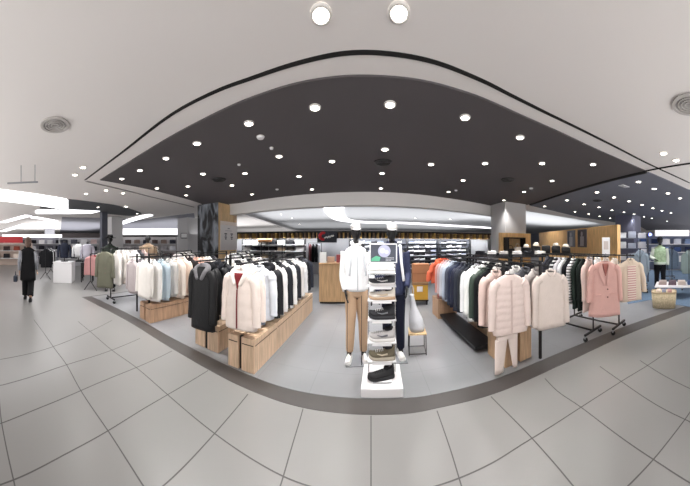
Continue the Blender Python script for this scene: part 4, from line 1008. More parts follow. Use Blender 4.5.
bm = BM()
for pts in ([(-0.13, 0.02), (-0.04, 0.02), (-0.03, 0.06), (-0.075, 0.075), (-0.12, 0.05)],):
    a = [bm.verts.new((x, -0.0105, z)) for x, z in pts]; b = [bm.verts.new((x, -0.005, z)) for x, z in pts]
    bm.faces.new(a); bm.faces.new(list(reversed(b)))
    for i in range(5): bm.faces.new((a[i], a[(i + 1) % 5], b[(i + 1) % 5], b[i]))
obj('printed_logo', bm, mat('print_green', '5fb592', 0.4), sg)
bm = BM()
for z, w in ((0.055, 0.09), (0.04, 0.085), (0.026, 0.06)):
    x = 0.025
    while x < 0.025 + w: addbox(bm, x, x + 0.011, -0.0075, -0.004, z - 0.004, z + 0.004); x += 0.015
obj('printed_lettering', bm, mat('print_light', 'b9bcc4', 0.4), sg)

# stool with bag, beside the right mannequin
sx_, sy_ = pol(417, 3.04)
t = thing('stool', 'low stool with pale wooden top and thin black wire legs beside the navy mannequin', 'stool', (sx_, sy_, 0), R(-14))
bm = BM(); addbox(bm, -0.12, 0.12, -0.12, 0.12, 0.27, 0.29, 0.004); obj('seat', bm, PALEWOOD, t)
for a in (-1, 1):
    for b_ in (-1, 1):
        bm = BM(); addtube(bm, [(a * 0.11, b_ * 0.11, 0.27), (a * 0.115, b_ * 0.115, 0.0)], 0.006, 6); obj('leg', bm, BLACK, t)
bm = BM()
for a in (-1, 1): addtube(bm, [(a * 0.114, -0.114, 0.02), (a * 0.114, 0.114, 0.02)], 0.005, 6); addtube(bm, [(-0.114, a * 0.114, 0.02), (0.114, a * 0.114, 0.02)], 0.005, 6)
obj('stretcher', bm, BLACK, t)
b = thing('shopping_bag', 'tall soft pale grey bag standing on the low stool', 'bag', (sx_, sy_, 0.291), R(-14))
bm = lofts([(0, 0, 0.0, 0.10, 0.08), (0, 0, 0.05, 0.11, 0.09), (-0.02, 0, 0.18, 0.09, 0.07), (-0.05, 0, 0.33, 0.045, 0.045), (-0.07, 0, 0.47, 0.03, 0.03), (-0.075, 0, 0.5, 0.035, 0.035)], 18); obj('body', bm, mat('pale_plastic', 'd5d7dd', 0.35, bump=0.5, bscale=14), b, True)
bm = BM(); addtube(bm, smoothpath([(-0.1, 0, 0.5), (-0.105, 0, 0.58), (-0.075, 0, 0.62), (-0.05, 0, 0.58), (-0.05, 0, 0.5)], 4), 0.006, 6); obj('handle', bm, mat('pale_plastic_handle', 'c3c6cf', 0.35), b, True)

# boxes trolley
cx, cy = pol(420, 5.5)
t = thing('trolley', 'low black trolley under the yellow crate behind the navy mannequin', 'trolley', (cx, cy, 0), R(-18))
bm = BM(); addbox(bm, -0.2, 0.2, -0.2, 0.2, 0.09, 0.12, 0.004); obj('deck', bm, BLACK, t)
for a in (-1, 1):
    for b_ in (-1, 1):
        bm = BM(); addtube(bm, [(a * 0.16 - 0.015, b_ * 0.16, 0.045), (a * 0.16 + 0.015, b_ * 0.16, 0.045)], 0.045, 12); obj('wheel', bm, RUBBER, t, True)
t = thing('crate', 'yellow crate with a white label on the black trolley', 'box', (cx, cy, 0.121), R(-18))
bm = BM(); addbox(bm, -0.19, 0.19, -0.19, 0.19, 0, 0.42, 0.01); obj('body', bm, mat('yellow_plastic', 'c79a35', 0.5), t)
bm = BM(); addbox(bm, -0.2, 0.2, -0.2, 0.2, 0.36, 0.43, 0.008); obj('rim', bm, mat('brown_plastic', '8a6a4a', 0.5), t)
bm = BM(); addbox(bm, -0.08, 0.06, -0.196, -0.19, 0.2, 0.33); obj('label_sheet', bm, WHITE, t)
t = thing('carton', 'brown cardboard carton on top of the yellow crate', 'box', (cx + 0.01, cy, 0.552), R(-14))
bm = BM(); addbox(bm, -0.21, 0.21, -0.17, 0.17, 0, 0.43, 0.006); obj('body', bm, mat('cardboard', 'a5714f', 0.8, var=0.08), t)
bm = BM(); addbox(bm, -0.212, 0.212, -0.03, 0.03, 0.29, 0.433); obj('tape', bm, mat('packing_tape', 'b98a63', 0.3), t)
bm = BM(); addbox(bm, -0.21, 0.21, -0.173, -0.17, 0.2, 0.207); obj('fold_line', bm, mat('cardboard_dark', '70482f', 0.8), t)

# counter
kx, ky = pol(331, 5.7)
t = thing('counter', 'tan wooden checkout counter left of the white-jacket mannequin', 'counter', (kx, ky, 0), R(3))
bm = BM(); addbox(bm, -0.29, 0.46, -0.3, 0.3, 0.05, 0.97, 0.003); obj('cabinet', bm, TAN, t)
bm = BM(); addbox(bm, -0.30, 0.47, -0.31, 0.31, 0.97, 1.0, 0.003); obj('counter_top', bm, wood('a5845f', 'tan_top'), t)
bm = BM(); addbox(bm, -0.27, 0.44, -0.27, 0.27, 0.0, 0.05); obj('toe_kick', bm, RUBBER, t)
for (dx, dy, w, d, h, c, lab) in ((-0.2, -0.12, 0.16, 0.12, 0.26, 'eef0f0', 'white upright box on the wooden checkout counter'), (0.0, 0.0, 0.18, 0.16, 0.14, 'c2a28c', 'beige box in the middle of the checkout counter'), (0.2, -0.05, 0.12, 0.12, 0.2, '8c3a40', 'dark red box on the right of the checkout counter')):
    x, y = local((kx, ky), R(3), dx, dy); b = thing('box', lab, 'box', (x, y, 1.001), R(3), 'boxes on the checkout counter')
    bm = BM(); addbox(bm, -w / 2, w / 2, -d / 2, d / 2, 0, h, 0.004); obj('carton_body', bm, mat('carton_paint', c, 0.5), b)
    bm = BM(); addbox(bm, -w / 2 - 0.002, w / 2 + 0.002, -d / 2 - 0.002, d / 2 + 0.002, h * 0.8, h + 0.003, 0.002); obj('lid', bm, mat('carton_paint', c, 0.5), b)

# ================================================================== BACK WALL FIXTURES
for k in range(5):  # added area lamps, without a fixture, to brighten the shelves
    L = bpy.data.lights.new('shelf_fill', 'AREA'); L.shape = 'RECTANGLE'; L.size = 2.6; L.size_y = 0.06; L.energy = 42
    o = bpy.data.objects.new('shelf_fill', L); C.objects.link(o); o.location = (-4.6 + k * 2.8, BW - 0.52, 1.71); o.rotation_euler = (R(28), 0, 0)
# brand sign: dark panel, red curl and white script
bx0 = (319 - 345) / F; sgX = math.tan((327 - 345) / F) * (BW - 0.62)
s_ = thing('shop_sign', 'dark oval shop sign with a red curl and white script under the fascia', 'sign', (sgX, BW - 0.6, 1.52))
bm = BM(); addbox(bm, -0.45, 0.45, 0, 0.09, 0.0, 0.53, 0.01); obj('backing', bm, mat('sign_navy', '1f2330', 0.5), s_)
def flatshape(pts, y0, y1):
    bm = BM(); n = len(pts)
    a = [bm.verts.new((x, y0, z)) for x, z in pts]; b = [bm.verts.new((x, y1, z)) for x, z in pts]
    bm.faces.new(a); bm.faces.new(list(reversed(b)))
    for i in range(n): bm.faces.new((a[i], a[(i + 1) % n], b[(i + 1) % n], b[i]))
    return bm
bm = flatshape([(-0.12 + 0.30 * math.cos(a), 0.28 + 0.21 * math.sin(a)) for a in [2 * PI * k / 24 for k in range(24)]], -0.012, -0.002); obj('oval', bm, mat('sign_blue', '2c3346', 0.5), s_)
bm = BM(); pth = [(-0.02 + 0.16 * math.cos(R(d)), -0.02, 0.29 + 0.15 * math.sin(R(d))) for d in range(60, 300, 15)]
pth = [(x - 0.14, y, z) for x, y, z in pth]
addtube(bm, pth, [0.05 + 0.025 * math.sin(PI * i / (len(pth) - 1)) for i in range(len(pth))], 8); obj('red_curl', bm, mat('sign_red', 'c8222d', 0.4), s_, True)
bm = BM(); addtube(bm, smoothpath([(-0.12, -0.02, 0.20), (-0.02, -0.02, 0.25), (0.03, -0.02, 0.22), (0.09, -0.02, 0.28), (0.14, -0.02, 0.24), (0.2, -0.02, 0.31), (0.26, -0.02, 0.29), (0.3, -0.02, 0.34)], 5), 0.032, 8); obj('white_script', bm, mat('sign_white', 'f2f2f2', 0.5), s_, True)
# fixtures under the fascia, left half: white shelving with black frames
def shelving(label, x0, x1, y, zs, depth=0.4, post=True, top=1.7, boards='e4e4e6'):
    t = thing('shelving_unit', label, 'shelving', ((x0 + x1) / 2, y, 0))
    w = (x1 - x0) / 2
    n = max(2, int((x1 - x0) / 0.85) + 1)
    for k in range(n):
        x = -w + 2 * w * k / (n - 1)
        bm = BM(); addbox(bm, x - 0.018, x + 0.018, -0.018, 0.018, 0, top); obj('upright', bm, BLACK, t)
        bm = BM(); addbox(bm, x - 0.018, x + 0.018, -depth + 0.0, -depth + 0.036, 0, top); obj('upright', bm, BLACK, t)
    for z in zs:
        bm = BM(); addbox(bm, -w - 0.02, w + 0.02, -depth, -0.02, z - 0.03, z, 0.003); obj('shelf_board', bm, mat('shelf_paint', boards, 0.5), t)
    bm = BM(); addbox(bm, -w, w, -depth + 0.002, -depth + 0.034, top - 0.03, top); obj('top_bar', bm, BLACK, t)
    return t
SY = BW - 0.02
zs = [0.35, 0.75, 1.12, 1.42]
shelving('long white shelving with black uprights along the back wall left of the shop sign', -5.1, -1.9, SY, zs, 0.4, True, 1.7)
cols = ['2a2b30', '3a3b42', 'd8d8da', '1c1d21', '8d8a88', '55565d', 'c9b39a', '24262c', 'e6e6e8', '4a4440']
rnd = random.Random(5)
for r_, z in enumerate(zs[1:]):
    for k in range(7):
        x = -4.85 + k * 0.45
        c = cols[(k * 3 + r_ * 4) % 10]
        if r_ == 2 and k in (1, 4, 6):
            b = thing('storage_box', f'white storage box on the top board of the left back shelving, {ORD[k]} place from left', 'box', (x, SY - 0.2, z + 0.001), 0, 'boxes on the left back shelving')
            bm = BM(); addbox(bm, -0.17, 0.17, -0.14, 0.14, 0, 0.2, 0.006); obj('body', bm, WHITE, b)
            bm = BM(); addbox(bm, -0.176, 0.176, -0.146, 0.146, 0.14, 0.205, 0.004); obj('lid', bm, WHITE, b)
        else:
            folded(f'{"dark" if c[0] < "6" else "pale"} folded clothes on the left back shelving, {ORD[k]} place on the {["lowest stocked", "middle", "top"][r_]} board', (x, SY - 0.2, z + 0.001), 0, 0.34, 0.28, 0.16 + 0.05 * rnd.random(), c, 'folded clothes on the left back shelving')
# tan plaque inside fascia row
bm = BM(); addbox(bm, -0.36, 0.36, 0, 0.04, 0, 0.2, 0.004)
o = tag(obj('wood_plaque', bm, wood('8c6440', 'plaque_wood')), 'brown wooden plaque under the fascia left of the shop sign', 'plaque'); o.location = (math.tan((264 - 345) / F) * 9.9, BW - 0.53, 1.53)  # plain wooden panel, carries no lettering
# dark coats hung by the sign
hr = thing('hanging_rail', 'short black rail under the shop sign carrying dark clothes', 'clothes rack', (math.tan((315 - 345) / F) * (BW - 0.4), BW - 0.4, 0))
bm = BM(); addtube(bm, [(-0.3, 0, 1.5), (0.3, 0, 1.5)], 0.012, 8); obj('rail', bm, BLACK, hr)
for a in (-0.3, 0.3):
    bm = BM(); addtube(bm, [(a, 0, 0), (a, 0, 1.5)], 0.014, 8); obj('upright', bm, BLACK, hr)
for k, (c, d) in enumerate((('6d3a40', 'wine red jacket'), ('15161a', 'black jacket'), ('1a1c24', 'blue-black jacket'), ('c9ccd4', 'pale grey jacket'))):
    o_ = (hr.location[0] - 0.22 + k * 0.14, hr.location[1])
    garment(fabric(c), f'{d}, {ORD[k]} from left on the short rail under the shop sign', 'jacket', 'jackets under the shop sign', o_, R(90), 1.5, w=0.4, L=0.8, t=0.11, sl=0.6, seed=600 + k)

# shoe wall on the right half
sw = thing('shoe_wall', 'dark shoe display wall with seven shelves right of the mannequins', 'shelving', (0, BW - 0.005, 0))
X0, X1 = 0.2, 6.6
bm = BM(); addbox(bm, X0, X1, -0.06, 0.0, 0.0, 1.7); obj('back_panel', bm, mat('slate_panel', '595c66', 0.6), sw)
SH = [0.22 + 0.212 * k for k in range(7)]
for z in SH:
    bm = BM(); addbox(bm, X0, X1, -0.2, -0.06, z - 0.02, z, 0.002); obj('shelf', bm, mat('shelf_grey', '6d707a', 0.5), sw)
for x in (X0 + 0.03, 2.0, 3.0, 4.65, X1 - 0.03):
    bm = BM(); addbox(bm, x - 0.05, x + 0.05, -0.27, -0.21, 0.0, 1.70); obj('upright', bm, mat('upright_black', '202228', 0.5), sw)
shoecols = [('e9e9ec', 'f4f4f4', 'all-white'), ('1d1e23', 'e9e9ec', 'white-soled black'), ('24252b', '202126', 'black'), ('b3b6bf', 'f0f0f2', 'pale grey'), ('e4e6ec', '3a3c44', 'dark-soled white'), ('7f8aa3', 'e8eaf0', 'grey-blue'), ('f0f0f0', 'd0d2d8', 'off-white')]
protos = {}
def smallshoe(ci):
    uc, sc, nm = shoecols[ci]
    t = thing('display_shoe', '', 'shoe', (0, 0, 0), 0, 'shoes on the shoe wall')
    s, u, i, l = sneaker_bm(); l.free()
    obj('sole', s, mat('rubber_sole', sc, 0.6), t); obj('upper', u, mat('shoe_mesh', uc, 0.75, bump=0.3, bscale=120), t, True); obj('collar_lining', i, fabric('33343a'), t, True)
    return t
rnd = random.Random(11)
for r_, z in enumerate(SH):
    k = 0; x = X0 + 0.28
    while x < X1 - 0.2:
        if all(abs(x - u) > 0.14 for u in (2.0, 3.0, 4.65)) :
            ci = rnd.randrange(7)
            if ci in protos: t = dup(protos[ci])
            else: t = protos[ci] = smallshoe(ci)
            t.location = (x, BW - 0.135, z + 0.001); t.rotation_euler = (0, 0, R(180 + rnd.uniform(-3, 3)) if rnd.random() < .8 else R(0))
            t['label'] = f'{shoecols[ci][2]} shoe, {ORD[k]} from left, {["lowest", "second lowest", "third lowest", "middle", "third highest", "second highest", "top"][r_]} shelf of the shoe wall'
            k += 1
        x += 0.302
# framed opening in the oak cladding: dark frame with items
fx, fy = local((QX, QY), RZ, -0.22, -0.125)
t = thing('display_niche', 'black framed display niche with white and black bags on the oak cladding', 'display frame', (fx, fy, 0), RZ)
bm = BM()
for (a, b_, c, d) in ((-0.4, 0.4, 1.66, 1.70), (-0.4, 0.4, 0.98, 1.02), (-0.4, -0.36, 1.02, 1.66), (0.36, 0.4, 1.02, 1.66)): addbox(bm, a, b_, -0.3, -0.003, c, d)
obj('frame', bm, BLACK, t)
bm = BM(); addbox(bm, -0.36, 0.36, -0.02, -0.004, 1.02, 1.66); obj('back_board', bm, wood('dcb687', 'niche_oak'), t)
for k, (dx, c, w, h, d) in enumerate(((-0.2, '1a1a1e', 0.28, 0.28, 'black bag in the left of the framed niche'), (0.12, 'e4ddd2', 0.26, 0.34, 'cream bag in the right of the framed niche'))):
    x, y = local((fx, fy), RZ, dx, -0.16)
    b = thing('handbag', d, 'bag', (x, y, 1.021), RZ)
    bm = BM(); addbox(bm, -w / 2, w / 2, -0.07, 0.07, 0, h, 0.03); obj('body', bm, mat('bag_leather', c, 0.5), b, True)
    bm = BM(); addtube(bm, smoothpath([(-w * 0.3, 0, h - 0.01), (-w * 0.2, 0, h + 0.1), (w * 0.2, 0, h + 0.1), (w * 0.3, 0, h - 0.01)], 4), 0.01, 8); obj('handle', bm, mat('bag_leather', c, 0.5), b, True)

# ---- black table racks with folded clothes behind the right rack pair
def table(label, o, rz, w, d, zs):
    t = thing('display_table', label, 'table', (*o, 0), rz)
    for a in (-1, 1):
        for b_ in (-1, 1):
            bm = BM(); addbox(bm, a * w / 2 - 0.018, a * w / 2 + 0.018, b_ * d / 2 - 0.018, b_ * d / 2 + 0.018, 0, max(zs) + 0.04); obj('leg', bm, BLACK, t)
    for z in zs:
        bm = BM(); addbox(bm, -w / 2 + 0.019, w / 2 - 0.019, -d / 2 + 0.019, d / 2 - 0.019, z - 0.025, z, 0.003); obj('shelf', bm, mat('shelf_charcoal', '3a3a3f', 0.5), t)
    bm = BM()
    for b_ in (-1, 1): addbox(bm, -w / 2, w / 2, b_ * d / 2 - 0.015, b_ * d / 2 + 0.015, max(zs) + 0.012, max(zs) + 0.04)
    obj('guard_rail', bm, BLACK, t)
pall = ['e9e7e6', '1e1f24', 'd6d2cf', 'f2f0ee', '3b3c42', 'b9b7b8', '26272c', 'e2dfdc']
for ti, (o_, w, d, nm) in enumerate(((pol(492, 4.95), 0.78, 0.6, 'behind the quilted-jacket rack'), (pol(528, 4.95), 0.78, 0.6, 'behind the beige-pullover rack'))):
    tz = [0.52, 0.9, 1.22]
    table(f'black three-tier display table with folded clothes {nm}', o_, R(-40), w, d, tz)
    for zi, z in enumerate(tz[0:]):
        n = 3
        for k in range(n):
            x, y = local(o_, R(-40), -w / 2 + (k + 0.5) * w / n, -0.08)
            c = pall[(k * 2 + zi * 3 + ti) % 8]
            folded(f'{"dark" if c[0] < "6" else "pale"} folded clothes on the table {nm}, {["left", "middle", "right"][k]} stack of the {["low", "middle", "top"][zi]} tier', (x, y, z + 0.001), R(-40), w / n - 0.06, 0.34, 0.16 if zi < 2 else 0.1, c, 'folded clothes on the black tables')
# ---- shelf with black bags and white caps before the oak partition
go = pol(546, 6.4); grz = R(-52)
t = thing('display_shelf', 'long black shelf with bags and caps before the oak wall', 'shelving', (*go, 0), grz)
bm = BM(); addbox(bm, -0.75, 0.75, -0.2, 0.2, 1.17, 1.21, 0.004); obj('top_board', bm, BLACK, t)
bm = BM(); addbox(bm, -0.75, 0.75, -0.2, 0.2, 0.7, 0.73, 0.004); obj('lower_board', bm, BLACK, t)
for a in (-0.72, 0.72):
    bm = BM(); addbox(bm, a - 0.02, a + 0.02, -0.18, 0.18, 0, 1.17); obj('side_frame', bm, BLACK, t)
for k in range(5):
    x, y = local(go, grz, -0.58 + k * 0.29, 0.03)
    b = thing('black_bag', f'black bag on the shelf before the oak wall, {ORD[k]} from left', 'bag', (x, y, 1.211), grz, 'black bags before the oak wall')
    h = (0.16, 0.2, 0.22, 0.2, 0.17)[k]
    bm = BM(); addbox(bm, -0.13, 0.13, -0.08, 0.08, 0, h, 0.03); obj('body', bm, mat('black_leather', '131317', 0.5), b, True)
    bm = BM(); addtube(bm, smoothpath([(-0.07, -0.06, h - 0.03), (-0.06, -0.1, h - 0.1), (0.06, -0.1, h - 0.1), (0.07, -0.06, h - 0.03)], 4), 0.008, 6); obj('handle', bm, mat('black_leather', '131317', 0.5), b, True)
for k in range(4):
    h = (0.2, 0.22, 0.22, 0.2)[k]
    x, y = local(go, grz, -0.58 + (k if k < 2 else k + 1) * 0.29, 0.03); hh = (0.16, 0.2, 0.2, 0.17)[k]
    b = thing('sun_hat', f'cream cap resting on the black bags before the oak wall, {ORD[k]} from left', 'cap', (x, y, 1.213 + hh), grz + R(20 * k), 'cream caps before the oak wall')
    bm = BM(); n = 18
    addring(bm, [[(r * math.cos(2 * PI * j / n), r * 1.1 * math.sin(2 * PI * j / n), z) for j in range(n)] for z, r in ((0, 0.085), (0.05, 0.082), (0.085, 0.06), (0.1, 0.02))]); obj('crown', bm, fabric('efe6da'), b, True)
    bm = BM(); addring(bm, [[(0.085 * math.cos(PI * j / 12 + PI), -0.05 + 0.11 * math.sin(PI * j / 12 + PI), z) for j in range(13)] for z in (0.0, 0.008)]); obj('brim', bm, fabric('e3d8ca'), b, True)
# placard stand above the pink coat rack
ps = pol(606, 4.75)
t = thing('placard', 'white upright placard on a thin stand behind the pink coat', 'sign', (*ps, 0), R(-60))
bm = BM(); addbox(bm, -0.085, 0.085, -0.008, 0.008, 1.22, 1.62, 0.003); obj('board', bm, WHITE, t)
bm = BM(); addbox(bm, -0.05, 0.05, -0.011, -0.008, 1.36, 1.54); obj('printed_picture', bm, mat('print_grey', 'c3b9b6', 0.5), t)
bm = BM(); addtube(bm, [(0, 0, 0.01), (0, 0, 1.22)], 0.01, 8); obj('pole', bm, BLACK, t)
bm = BM(); addcyl(bm, (0, 0), 0.14, 0, 0.015, 20); obj('base', bm, BLACK, t)

# ================================================================== RIGHT NEIGHBOUR SHOP
# basket with folded clothes
bx_, by_ = pol(664, 5.15)
t = thing('basket', 'cream patterned fabric basket on the edge of the blue carpet', 'basket', (bx_, by_, 0.006), R(-84))
bm = BM()
n = 28
def rr_(w, d, z): return [(w * math.copysign(abs(math.cos(a)) ** 0.5, math.cos(a)), d * math.copysign(abs(math.sin(a)) ** 0.5, math.sin(a)), z) for a in [2 * PI * k / n for k in range(n)]]
addring(bm, [rr_(0.26, 0.17, 0), rr_(0.28, 0.19, 0.18), rr_(0.29, 0.2, 0.36), rr_(0.27, 0.18, 0.36), rr_(0.25, 0.16, 0.03)])
obj('body', bm, mat('basket_print', 'cbbd9f', 0.9, bump=0.5, bscale=40, var=0.5, vscale=28), t, True)
bm = BM(); addring(bm, [rr_(0.295, 0.205, 0.345), rr_(0.297, 0.207, 0.375), rr_(0.272, 0.182, 0.375), rr_(0.272, 0.182, 0.362), rr_(0.295, 0.205, 0.345)], False, False); obj('rim', bm, fabric('a8987c'), t, True)
for k, (c, dx, d) in enumerate((('d9c9b9', -0.13, 'beige'), ('8c8fa0', 0.0, 'grey-blue'), ('b08a86', 0.13, 'dusty red'))):
    x, y = local((bx_, by_), R(-84), dx, 0)
    folded(f'{d} folded cloth standing in the cream basket', (x, y, 0.04), R(-84), 0.115, 0.26, 0.37, c, 'cloths in the cream basket')
# low table behind with folded clothes
tx, ty = pol(677, 6.2)
t = thing('display_table', 'low white table with folded clothes behind the cream basket', 'table', (tx, ty, 0.004), R(-86))
bm = BM(); addbox(bm, -0.6, 0.6, -0.35, 0.35, 0.30, 0.34, 0.004); obj('table_top', bm, WHITE, t)
for a in (-0.55, 0.55):
    for b_ in (-0.3, 0.3):
        bm = BM(); addbox(bm, a - 0.025, a + 0.025, b_ - 0.025, b_ + 0.025, 0, 0.30); obj('leg', bm, BLACK, t)
for k, (c, dx) in enumerate((('b9a9a6', -0.4), ('6b5b66', -0.13), ('d3c8c2', 0.13), ('50648c', 0.4))):
    x, y = local((tx, ty), R(-86), dx, -0.05)
    folded(f'{["beige", "plum", "ivory", "blue"][k]} folded clothes on the low white table', (x, y, 0.346), R(-86), 0.22, 0.3, 0.1, c, 'folded clothes on the low white table')
# mannequin in green jacket
mx_, my_ = pol(660, 6.9)
t = thing('mannequin', 'dark mannequin in a green and white jacket with black trousers on the blue carpet', 'mannequin', (mx_, my_, 0.004), R(-80))
J = joints(0.86); J['ell'] = (-0.27, -0.02, 1.05); J['wrl'] = (-0.16, -0.2, 1.0)
figure(t, BLACKSKIN, J)
gj = mat('green_white_print', '9db596', 0.7, bump=0.3, bscale=30, var=0.6, vscale=16)
dress(t, J, gj, fabric('16171c'), 0.84, sm=fabric('c9d2c9'))
bm = lofts([(0, 0, 0.825, 0.19, 0.132), (0, 0, 0.855, 0.196, 0.138), (0, 0, 0.90, 0.194, 0.136)]); obj('hem_band', bm, fabric('c9d6cc'), t, True)
bm = BM(); addball(bm, (0, 0.0, 1.62), (0.09, 0.112, 0.09), 18, 12); obj('hat', bm, fabric('23252c'), t, True)
for s in 'lr':
    an = J['an' + s]; sneaker('', (an[0], an[1] - 0.05, 0.0), R(-90), '202126', 'e6e6e6', parent=t)
# racks of blue-grey jackets
for ri, (xpix, r, nm, cs) in enumerate(((672, 8.3, 'far behind the green mannequin', ['6f8196', 'a9b4bd', '55647a', '8f9fae', '3f4a5c']), (640, 6.6, 'left of the green mannequin', ['8795a3', '6d7b8c', '9aa5ad', '4c5666', '707a88']), (689, 6.9, 'right of the green mannequin', ['93a6a8', '7c8f95', 'c28f84', '566276', '3f4c66', '8c98a8']))):
    o_ = pol(xpix, r); rz_ = R(-78) if ri < 2 else R(-100)
    rolling(f'black rolling rack with grey-blue jackets {nm}', o_, rz_, 1.0, 1.3, 'rolling racks in the neighbour shop')
    for k, c in enumerate(cs):
        garment(padded(c), f'grey-blue padded jacket, {ordlab(k)} on the rolling rack {nm}' if c != 'c28f84' else f'salmon padded jacket on the rolling rack {nm}', 'jacket', 'jackets in the neighbour shop', local(o_, rz_, 0, 0.11 + k * 0.155), rz_, 1.3, w=0.44, L=0.7, t=0.12, sl=0.62, hood=c, quilt=0.1, seed=700 + ri * 20 + k)
# shelf with boxes behind
so = pol(632, 8.6); srz = R(-72)
t = thing('shelving_unit', 'blue-grey shelving with pale boxes beside the end of the oak wall', 'shelving', (*so, 0), srz)
for z in (0.4, 0.85, 1.3, 1.7):
    bm = BM(); addbox(bm, -0.6, 0.6, -0.2, 0.2, z - 0.03, z); obj('shelf_board', bm, mat('shelf_steel', '6f7687', 0.5), t)
for a in (-0.62, 0.62):
    bm = BM(); addbox(bm, a - 0.02, a + 0.02, -0.2, 0.2, 0, 1.9); obj('side_panel', bm, mat('shelf_steel_dark', '4d5263', 0.5), t)
for zi, z in enumerate((0.85, 1.3, 1.7)):
    for k, c in enumerate(('d9dde6', 'a7b0c4', 'c6c9d3')):
        x, y = local(so, srz, -0.38 + k * 0.38, 0)
        b = thing('shoe_box', f'pale box on the blue-grey shelving, {["left", "middle", "right"][k]} on the {["low", "middle", "top"][zi]} board', 'box', (x, y, z + 0.001), srz, 'boxes on the blue-grey shelving')
        bm = BM(); addbox(bm, -0.15, 0.15, -0.16, 0.16, 0, 0.2 + 0.05 * ((k + zi) % 2), 0.006); obj('body', bm, mat('box_card', c, 0.6), b)
        bm = BM(); addbox(bm, -0.155, 0.155, -0.165, 0.165, 0.13, 0.19, 0.004); obj('lid', bm, mat('box_card', c, 0.6), b)
# blue lamp sign on the pillar
lx, ly = pol(650, 11.6)
bm = BM(); addball(bm, (lx, ly, 1.95), (0.16, 0.1, 0.08), 14, 8); tag(obj('hanging_sign_lamp', bm, mat('blue_glow', '8f9cff', 0.4, emit=4), None, True), 'small glowing blue lamp in front of the blue-grey pillar', 'lamp')

# ================================================================== LEFT FAR SHOPS
# white display block with half mannequin
dx_, dy_ = pol(64.5, 8.6)
t = thing('display_block', 'white square display block carrying a navy jacket bust in the left aisle', 'plinth', (dx_, dy_, -0.005), R(60))
bm = BM(); addbox(bm, -0.36, 0.36, -0.36, 0.36, 0, 0.76, 0.006); obj('block', bm, WHITE, t)
bm = BM(); addbox(bm, -0.37, 0.37, -0.37, 0.37, 0.76, 0.785, 0.004); obj('top_panel', bm, WHITE, t)
def bust(label, o, rz, z0, c, base=True, hatc=None, h=0.75):
    t = thing('bust_mannequin', label, 'mannequin', (*o, z0), rz)
    bm = BM(); addcyl(bm, (0, 0), 0.14, 0, 0.02, 20); addcyl(bm, (0, 0), 0.018, 0.02, 0.16, 10); obj('stand', bm, BLACK, t)
    m_ = fabric(c)
    bm = lofts([(0, 0, 0.14, 0.17, 0.12), (0, 0, 0.3, 0.165, 0.115), (0, 0, 0.5, 0.19, 0.125), (0, 0, 0.63, 0.2, 0.11), (0, 0, 0.69, 0.13, 0.08), (0, 0, 0.73, 0.06, 0.055)]); obj('jacket', bm, m_, t, True)
    for s in (-1, 1): chain('sleeve', [(s * 0.17, 0, 0.65), (s * 0.23, 0, 0.5), (s * 0.25, -0.02, 0.32), (s * 0.24, -0.06, 0.16)], [0.065, 0.06, 0.05, 0.042], m_, t)
    bm = BM(); addcyl(bm, (0, 0), 0.045, 0.70, 0.80, 14); obj('neck', bm, BLACKSKIN, t, True)
    if hatc:
        bm = BM(); addhead(bm, (0, 0, 0.90)); obj('head', bm, BLACKSKIN, t, True)
        bm = BM(); addcyl(bm, (0, 0), 0.2, 0.965, 0.98, 20, 0.17); addcyl(bm, (0, 0), 0.11, 0.98, 1.07, 20, 0.095); obj('hat', bm, fabric(hatc), t, True)
    return t
bust('bust in a dark navy jacket on the white display block', (dx_, dy_), R(60), 0.78, '262a38')
for k, (xp, r, lab, c) in enumerate(((78.5, 9.6, 'bust in a white jacket on a black table right of the white block', 'eeeef0'), (87.5, 8.6, 'bust in a lilac grey jacket on a black table, near the white pillar', 'b9b7c4'))):
    o_ = pol(xp, r)
    t = thing('bust_table', f'small black table under the {["white", "lilac grey"][k]} jacket bust', 'table', (*o_, -0.005), R(60))
    bm = BM(); addbox(bm, -0.24, 0.24, -0.22, 0.22, 0.70, 0.74, 0.004); obj('table_top', bm, BLACK, t)
    for a in (-0.21, 0.21):
        for b_ in (-0.19, 0.19):
            bm = BM(); addbox(bm, a - 0.02, a + 0.02, b_ - 0.02, b_ + 0.02, 0, 0.70); obj('leg', bm, BLACK, t)
    bust(lab, o_, R(60), 0.737, c)
# hat mannequin and brown coat mannequin
def standing(label, o, rz, jc, pc, hat=None, hz=0.9):
    t = thing('mannequin', label, 'mannequin', (*o, 0), rz)
    J = joints(hz); figure(t, BLACKSKIN, J); dress(t, J, fabric(jc), fabric(pc), hz - 0.12)
    if hat:
        bm = BM(); c = J['head']; addcyl(bm, (c[0], c[1]), 0.19, c[2] + 0.05, c[2] + 0.065, 22, 0.17); addcyl(bm, (c[0], c[1]), 0.105, c[2] + 0.065, c[2] + 0.16, 22, 0.09); obj('hat', bm, fabric(hat), t, True)
    for s in 'lr':
        an = J['an' + s]; sneaker('', (an[0], an[1] - 0.05, 0.0), R(-90), '26262a', '3a3a3e', parent=t)
standing('mannequin in a black hat and dark green jacket behind the olive-coat rack', pol(110, 6.9), R(58), '2d342f', '1c1d20', '121214')
standing('mannequin in a camel brown coat behind the pale-jacket rack', pol(148, 6.7), R(50), '8c7864', '4a4038', None, 0.93)
